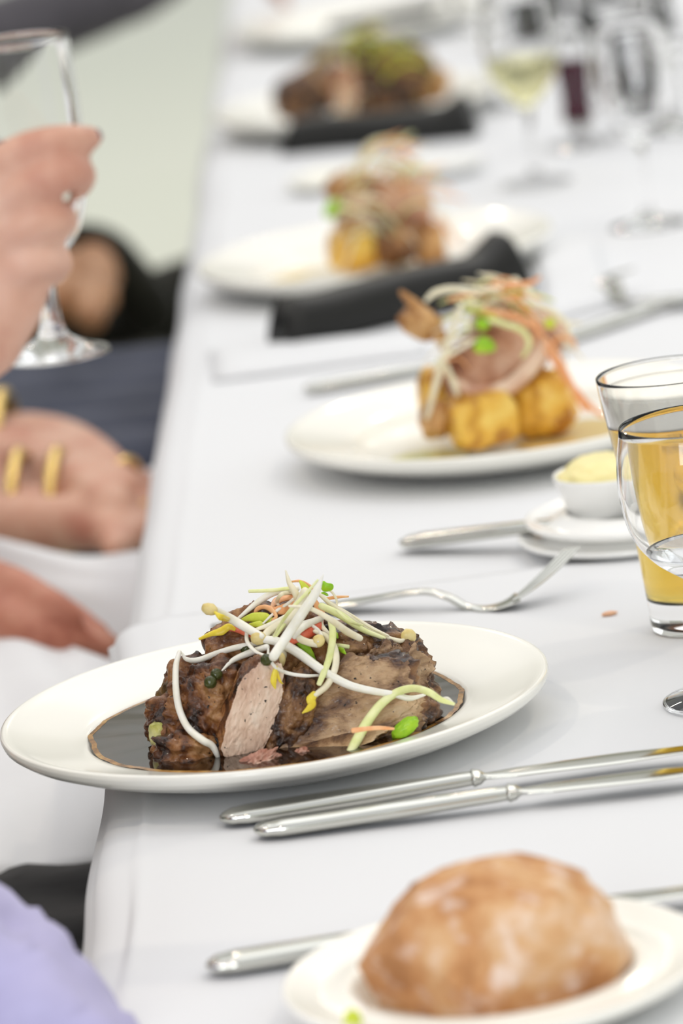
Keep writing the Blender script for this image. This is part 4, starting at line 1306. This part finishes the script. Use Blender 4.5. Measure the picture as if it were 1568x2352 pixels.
def person(y, label, skinm, top, legs, arms, hands, voxel=.006, x=-.62, lap_z=.535, thigh_r=.078, sleeve='long', kx=-.16, top_r=1.0, name='seated_person', spread=.11, skirt=False, hair=True, disp=(.06, .012), smooth=4):
    """arms: {side: (elbow, wrist)}; hands: list of extra skin geometry; side -1 is the near (camera) side"""
    t = thing(name, label, 'person', (x, y, 0))
    pel = Vector((x, y, .56))
    chest = Vector((x - .03, y, .92))
    neck = Vector((x - .02, y, 1.13))
    g = [chain([pel, (pel + chest) / 2, chest, chest + Vector((.005, 0, .12))], [.13, .12, .14, .09], 14, 1.25, (0, 1, 0)),
         chain([neck + Vector((0, 0, -.08)), neck, neck + Vector((.02, 0, .07))], [.06, .052, .05], 8)]
    g += head_geo(neck + Vector((.045, 0, .155)))
    cl = [chain([pel + Vector((0, 0, -.02)), (pel + chest) / 2, chest, chest + Vector((.005, 0, .10))], [.15, .135, .155, .115], 16, 1.25, (0, 1, 0))]
    lg = [chain([pel + Vector((-.02, 0, -.02)), pel + Vector((.04, 0, -.02))], [.145, .14], 6, 1.2, (0, 1, 0))]
    for s in (-1, 1):
        hip = pel + Vector((.02, s * .09, -.02))
        knee = Vector((kx, y + s * spread, lap_z))
        ank = Vector((kx - .02, y + s * (spread + .01), .10))
        g.append(chain([hip, hip.lerp(knee, .5), knee], [.075, .068, .052], 12))
        g.append(chain([knee, knee.lerp(ank, .35), ank], [.05, .05, .034], 12))
        g.append(chain([ank + Vector((-.03, 0, -.04)), ank + Vector((.06, 0, -.055)), ank + Vector((.15, 0, -.065))], [.04, .038, .028], 8))
        lg.append(chain([hip, hip.lerp(knee, .5), knee], [thigh_r + .012, thigh_r + .006, thigh_r - .006], 14))
        lg.append(chain([knee, knee.lerp(ank, .4), ank], [thigh_r - .008, .062, .055], 12))
        sh = chest + Vector((.01, s * .185, .10))
        if s in arms:
            el, wr = Vector(arms[s][0]), Vector(arms[s][1])
        else:
            el, wr = Vector((x + .10, y + s * .26, .80)), Vector((x + .20, y + s * .11, lap_z + thigh_r + .065))
            fd_ = (wr - el).normalized()
            fd_.z *= .35
            g += hand_geo(wr, (0, 0, -1), fd_, (0, 1, 0), .92, [.25, .3, .32, .36],
                          [wr + Vector((.045, -s * .045, -.005)), wr + Vector((.085, -s * .05, -.012))])
        g.append(chain([sh, sh.lerp(el, .5), el], [.052, .045, .038], 12))
        g.append(chain([el, el.lerp(wr, .4), wr], [.038, .036, .025], 12))
        cl.append(chain([chest + Vector((0, s * .10, .11)), sh], [.08, .07], 8))
        if sleeve == 'long':
            cl.append(chain([sh, sh.lerp(el, .5), el], [.068, .060, .055], 12))
            cl.append(chain([el, el.lerp(wr, .5), el.lerp(wr, .93)], [.054, .050, .040], 12))
        else:
            cl.append(chain([sh, sh.lerp(el, .55)], [.068, .060], 12))
    if skirt:
        for q in range(5):
            yy = y + (-1 + q / 2) * spread
            lg.append(chain([Vector((x + .03, yy, lap_z)), Vector((kx, yy, lap_z))], [thigh_r + .01, thigh_r - .004], 8))
    g += hands
    remeshed('body', g, M[skinm], t, voxel, smooth)
    remeshed('top_garment', cl, M[top], t, .010, 5, disp=disp)
    remeshed('skirt' if skirt else 'trousers', lg, M[legs], t, .010, 5, disp=disp)
    if hair:
        hc = neck + Vector((.025, 0, .185))
        remeshed('hair', [ball(hc + Vector((-.01, 0, .01)), (.095, .086, .10)), ball(hc + Vector((-.05, 0, -.06)), (.05, .075, .10))], M['hair'], t, .008, 4)
    return t

# --- guest with the stemmed glass (second place), white dress
GD = 2.28                                     # where the held glass stands in depth
def ag(px, py, dy=0.0):
    return Py(px, py, GD + dy)
gbase = ag(128, 818)
gtop = ag(14, 92)
hg = thing('wine_glass', 'empty stemmed glass held up by a hand at the left edge', 'wine glass', gbase)
ax = Vector((0, 0, 1))
Hg = (ag(14, 92) - gbase).length
og = [(0, 0), (.0235, 0), (.0266, .0006), (.0262, .0020), (.019, .0042), (.0095, .009), (.0058, .015), (.0046, .025), (.0052, .038), (.0100, .048), (.0195, .060), (.0250, .077), (.0275, .097), (.0268, Hg - .015), (.0262, Hg)]
og = og[:3] + smooth_prof(og[3:], 5)
o = lathe('glass_wall', glass_prof(og, .0013, .047), gbase, M['glass'], hg, 96)
hg.rotation_euler = (0, math.radians(0.5), 0)

hz = []
def hfing(pts, rad, dys):
    hz.append(chain([ag(px, py, dy * .70) for (px, py), dy in zip(pts, dys)], [r * .71 for r in rad], 26))
# fingers, each from its knuckle at left towards its tip at right, lying in front of the bowl and curling behind it
hfing([(-20, 385), (50, 345), (120, 325), (175, 320), (212, 316)], [.0125, .0115, .0112, .0102, .0080], [-.046, -.052, -.054, -.046, -.034])
hfing([(0, 470), (80, 422), (145, 396), (182, 402), (182, 428)], [.0140, .0142, .0138, .0118, .0088], [-.044, -.056, -.056, -.040, -.022])
hfing([(0, 555), (70, 512), (118, 500), (142, 506), (140, 524)], [.0140, .0138, .0134, .0118, .0085], [-.042, -.054, -.052, -.036, -.018])
hfing([(0, 635), (60, 604), (102, 594), (130, 602), (124, 630)], [.0140, .0132, .0126, .0114, .0085], [-.040, -.050, -.046, -.030, -.014])
# palm and back of the hand, down to the wrist
hfing([(0, 400), (-30, 500), (-60, 640)], [.022, .028, .026], [-.036, -.034, -.03])
hfing([(35, 470), (25, 560), (0, 680), (-60, 790)], [.018, .022, .024, .026], [-.038, -.034, -.034, -.03])
hfing([(85, 540), (70, 600), (30, 690), (-30, 790)], [.013, .018, .022, .024], [-.034, -.030, -.030, -.028])
hfing([(-20, 420), (-70, 560), (-90, 740)], [.024, .030, .028], [-.03, -.02, -.02])
# thumb behind the bowl
hfing([(-60, 560), (-50, 470), (-20, 390), (30, 350)], [.016, .014, .012, .009], [-.01, .02, .045, .050])
wrist2 = ag(-130, 860, -.02)
hfing([(-40, 720), (-90, 800), (-130, 860)], [.028, .027, .026], [-.028, -.024, -.02])
w2b = Vector(wrist2)
# left hand resting between the thighs, pointing to the right
zz = .628
def lapp(px, py, z):
    return P(px, py, z - Z0)
lf = []
for k, (a, b, c_, d) in enumerate((((-60, 1340), (60, 1375), (150, 1410), (235, 1462)), ((-60, 1360), (60, 1400), (160, 1440), (255, 1482)), ((-60, 1385), (60, 1425), (150, 1465), (240, 1498)), ((-60, 1400), (40, 1440), (120, 1475), (200, 1500)))):
    lf.append(chain([lapp(*a, .672), lapp(*b, .668), lapp(*c_, .656), lapp(*d, .642)], [.022, .018, .0125, .009], 20))
lf.append(chain([lapp(-60, 1330, .685), lapp(30, 1350, .688), lapp(110, 1385, .682), lapp(170, 1420, .67)], [.02, .016, .012, .009], 14))
wl = lapp(-60, 1365, .672)
g2 = person(3.36, 'seated person in white with one ruddy hand resting in the lap', 'skin_red', 'white_cotton', 'white_cotton',
            {1: ((-.52, 3.66, .74), (wl.x - .0, wl.y, wl.z))}, lf, voxel=.005, lap_z=.53, thigh_r=.080, spread=.115, kx=-.17, sleeve='short')
# --- guest raising the glass: black clothes, right arm lifted
g1 = person(2.70, 'seated person in black raising an empty stemmed glass at the left edge', 'skin_fair', 'black_wool', 'black_wool',
            {-1: ((-.42, 2.30, .80), (w2b.x, w2b.y, w2b.z))}, hz, voxel=.003, lap_z=.535, thigh_r=.085, spread=.19, kx=-.12, sleeve='short', smooth=2, skirt=True)
nl = lump('fingernail', ag(220, 313, -.024), (.0030, .0040, .0040), M['nail'], (0, .1, .2), [], .02, 1, 1, 3)
nl.parent = g1
nl.location = nl.location - g1.location
nl['label'] = 'dark painted fingernail'

# white napkins spread over that lap
def lapcloth(label, corners, z, amp, seed, drop=.05):
    n = 30
    q = [lapp(*p, z_) for p, z_ in zip(corners, z)]
    v, f = [], []
    for i in range(n + 1):
        for j in range(n + 1):
            s, t = i / n, j / n
            p = (q[0] * (1 - s) + q[1] * s) * (1 - t) + (q[3] * (1 - s) + q[2] * s) * t
            p = p + Vector((0, 0, amp * noise.noise(Vector((s * 2.2, t * 3, seed))) + .012 * math.sin(t * PI)))
            v.append(p)
    for i in range(n):
        for j in range(n):
            a = i * (n + 1) + j
            f.append((a, a + n + 1, a + n + 2, a + 1))
    o = link('lap_napkin', v, f, M['white_cotton'], loc=q[0])
    s = o.modifiers.new('t', 'SOLIDIFY'); s.thickness = .003
    return tag(o, label, 'napkin')
lapcloth('white napkin spread over the near thigh, in front of the ruddy hand', [(-200, 2030), (270, 1990), (300, 1540), (-200, 1290)], (.63, .60, .655, .66), .02, 2)
lapcloth('white napkin over the far thigh, behind the ruddy hand', [(-200, 1420), (350, 1520), (370, 1268), (-200, 1235)], (.615, .60, .665, .68), .010, 5)

# --- guest with the lavender shirt (nearest)
e1, w1_ = Py(-60, 2190, 2.16), Py(235, 2475, 2.10)
e1 = Vector((-.25, 2.20, .665)); w1_ = Vector((-.150, 2.09, .585))
def a1(px, py, y):
    return Py(px, py, y)
elb, wri = a1(40, 2215, 2.17), a1(175, 2480, 2.12)
elb = elb + Vector((-.03, 0, -.012))
h1 = hand_geo(wri + (wri - elb).normalized() * .01, (0, 0, -1), (wri - elb), (0, 1, 0), .95)
person(1.93, 'seated person in a lavender shirt at the bottom left corner', 'skin_fair', 'lavender', 'black_wool',
       {1: (elb, wri)}, h1, lap_z=.42, kx=-.30, thigh_r=.085, spread=.12, disp=(.035, .034))

# --- guest with the gold bracelets (third place)
def a3(px, py, z):
    return lapp(px, py, z)
h3 = []
for k, pts in enumerate((((-60, 1040), (60, 1010), (160, 1020), (240, 1062), (292, 1120)), ((-60, 1060), (60, 1040), (150, 1060), (225, 1100), (275, 1150)), ((-60, 1075), (50, 1070), (130, 1090), (200, 1120), (240, 1150)))):
    h3.append(chain([a3(px, py, .685) for (px, py) in pts], [.024, .024, .020, .016, .011], 20))
for k, pts in enumerate((((-60, 1150), (60, 1150), (170, 1135), (260, 1150), (330, 1225)), ((-60, 1175), (80, 1180), (190, 1165), (265, 1190), (300, 1245)), ((-60, 1200), (80, 1205), (190, 1205), (250, 1225), (268, 1262)), ((150, 1120), (220, 1105), (290, 1120), (345, 1160), (350, 1215)))):
    h3.append(chain([a3(px, py, .665) for (px, py) in pts], [.024, .024, .022, .016, .011], 20))
p3 = person(4.24, 'seated person in dark navy with hands in the lap and gold bracelets', 'skin_pink', 'navy', 'navy',
            {-1: ((-.52, 3.92, .78), a3(-60, 1175, .665)), 1: ((-.52, 4.48, .78), a3(-60, 1058, .685))}, h3, lap_z=.575, kx=-.13, thigh_r=.088, spread=.19, skirt=True)
def ring3(name, label, c, R, r, ax, sc_=1.0):
    n, mseg = 40, 10
    ax = Vector(ax).normalized()
    u = ax.orthogonal().normalized()
    w_ = ax.cross(u)
    pts = [Vector(c) + (u * math.cos(2 * PI * k / n) + w_ * math.sin(2 * PI * k / n)) * R for k in range(n + 1)]
    v, f = tube_geo(pts, [r, r], seg=mseg, n=80, round_ends=False)
    o = link(name, v, f, M['gold'], loc=Vector(c))
    return o
for (px, py, z, R, r, l) in ((52, 1165, .664, .044, .0055, 'gold bangle on the lower wrist, left of the other bangle'), (140, 1160, .664, .043, .0055, 'gold bangle on the lower wrist, nearer the fingers'), (12, 1020, .685, .042, .0065, 'gold bracelet on the upper wrist at the left edge')):
    o = ring3('gold_bangle', l, a3(px, py, z), R, r, (1, -.15, -.05))
    tag(o, l, 'bracelet')
for (px, py, z, l) in ((283, 1096, .682, 'gold ring on the upper hand'), (325, 1200, .662, 'gold ring on the lower hand')):
    o = ring3('finger_ring', l, a3(px, py, z), .0145, .0040, (.6, -.6, -.3))
    tag(o, l, 'ring')
o = lump('paper_tissue', a3(352, 1130, .66), (.016, .016, .020), M['white_cotton'], amp=.25, seed=4, sub=4)
tag(o, 'white crumpled tissue beside the clasped hands at the table edge', 'tissue')

# --- guest in black with the tanned forearm (fourth place)
h4 = []
for pts in (((-60, 640), (60, 610), (150, 590), (215, 600), (245, 640)), ((-60, 690), (60, 660), (150, 630), (215, 640), (235, 690)), ((-60, 740), (60, 705), (140, 680), (195, 690), (210, 730))):
    h4.append(chain([P(px, py, .65 - Z0) for (px, py) in pts], [.032, .032, .028, .022, .016], 18))
person(5.02, 'seated person in black with a tanned hand in the lap', 'skin_brown', 'black_knit', 'black_knit',
       {-1: ((-.56, 4.78, .80), P(-60, 690, .65 - Z0))}, h4, lap_z=.50, kx=-.12, thigh_r=.078, spread=.15, disp=(.09, .03))
g4 = [o for o in C.objects if o.get('label') == 'seated person in black with a tanned hand in the lap'][0]
remeshed('shawl', [chain([P(px, py, z - Z0) for (px, py), z in zip(((40, 545), (150, 552), (235, 568), (290, 640), (340, 715)), (.66, .67, .66, .62, .58))], [.016, .020, .024, .030, .034], 24),
                   chain([P(px, py, z - Z0) for (px, py), z in zip(((330, 720), (390, 680), (470, 640)), (.57, .58, .58))], [.034, .036, .030], 16)], M['black_knit'], g4, .008, 4)
# --- farthest guest, dark grey suit sleeve reaching to the table
e5, w5 = Py(-130, 150, 5.9), Py(480, -90, 6.0)
person(6.05, 'seated person in a dark grey suit at the top left corner', 'skin_fair', 'grey_suit', 'grey_suit',
       {-1: (Py(-60, 110, 5.85), Py(400, -70, 6.0))}, hand_geo(Py(400, -70, 6.0), (0, 0, -1), (1, .1, -.1), (0, 1, 0), .95), lap_z=.56, kx=-.45, x=-.80, thigh_r=.08, spread=.12)

# ------------------------------------------------------------------ chairs under the guests
def chair(x, y, label):
    t = thing('banquet_chair', label, 'chair', (x, y, 0), 'chairs under the seated guests')
    box('seat', (x - .24, y - .21, .40), (x + .20, y + .21, .44), M['black_wool'], t, .01)
    box('backrest', (x - .26, y - .20, .50), (x - .23, y + .20, .92), M['black_wool'], t, .01)
    for sx in (-.22, .17):
        for sy in (-.18, .18):
            tube('leg', [(x + sx, y + sy, 0), (x + sx, y + sy, .40 if sx > 0 else .88)], [.012, .012], M['steel'], t, n=2, round_ends=False)
for x, y in ((-.66, 1.93), (-.66, 2.70), (-.66, 3.36), (-.66, 4.24), (-.66, 5.02), (-.84, 6.05)):
    chair(x, y, 'chair under a seated guest on the left side')
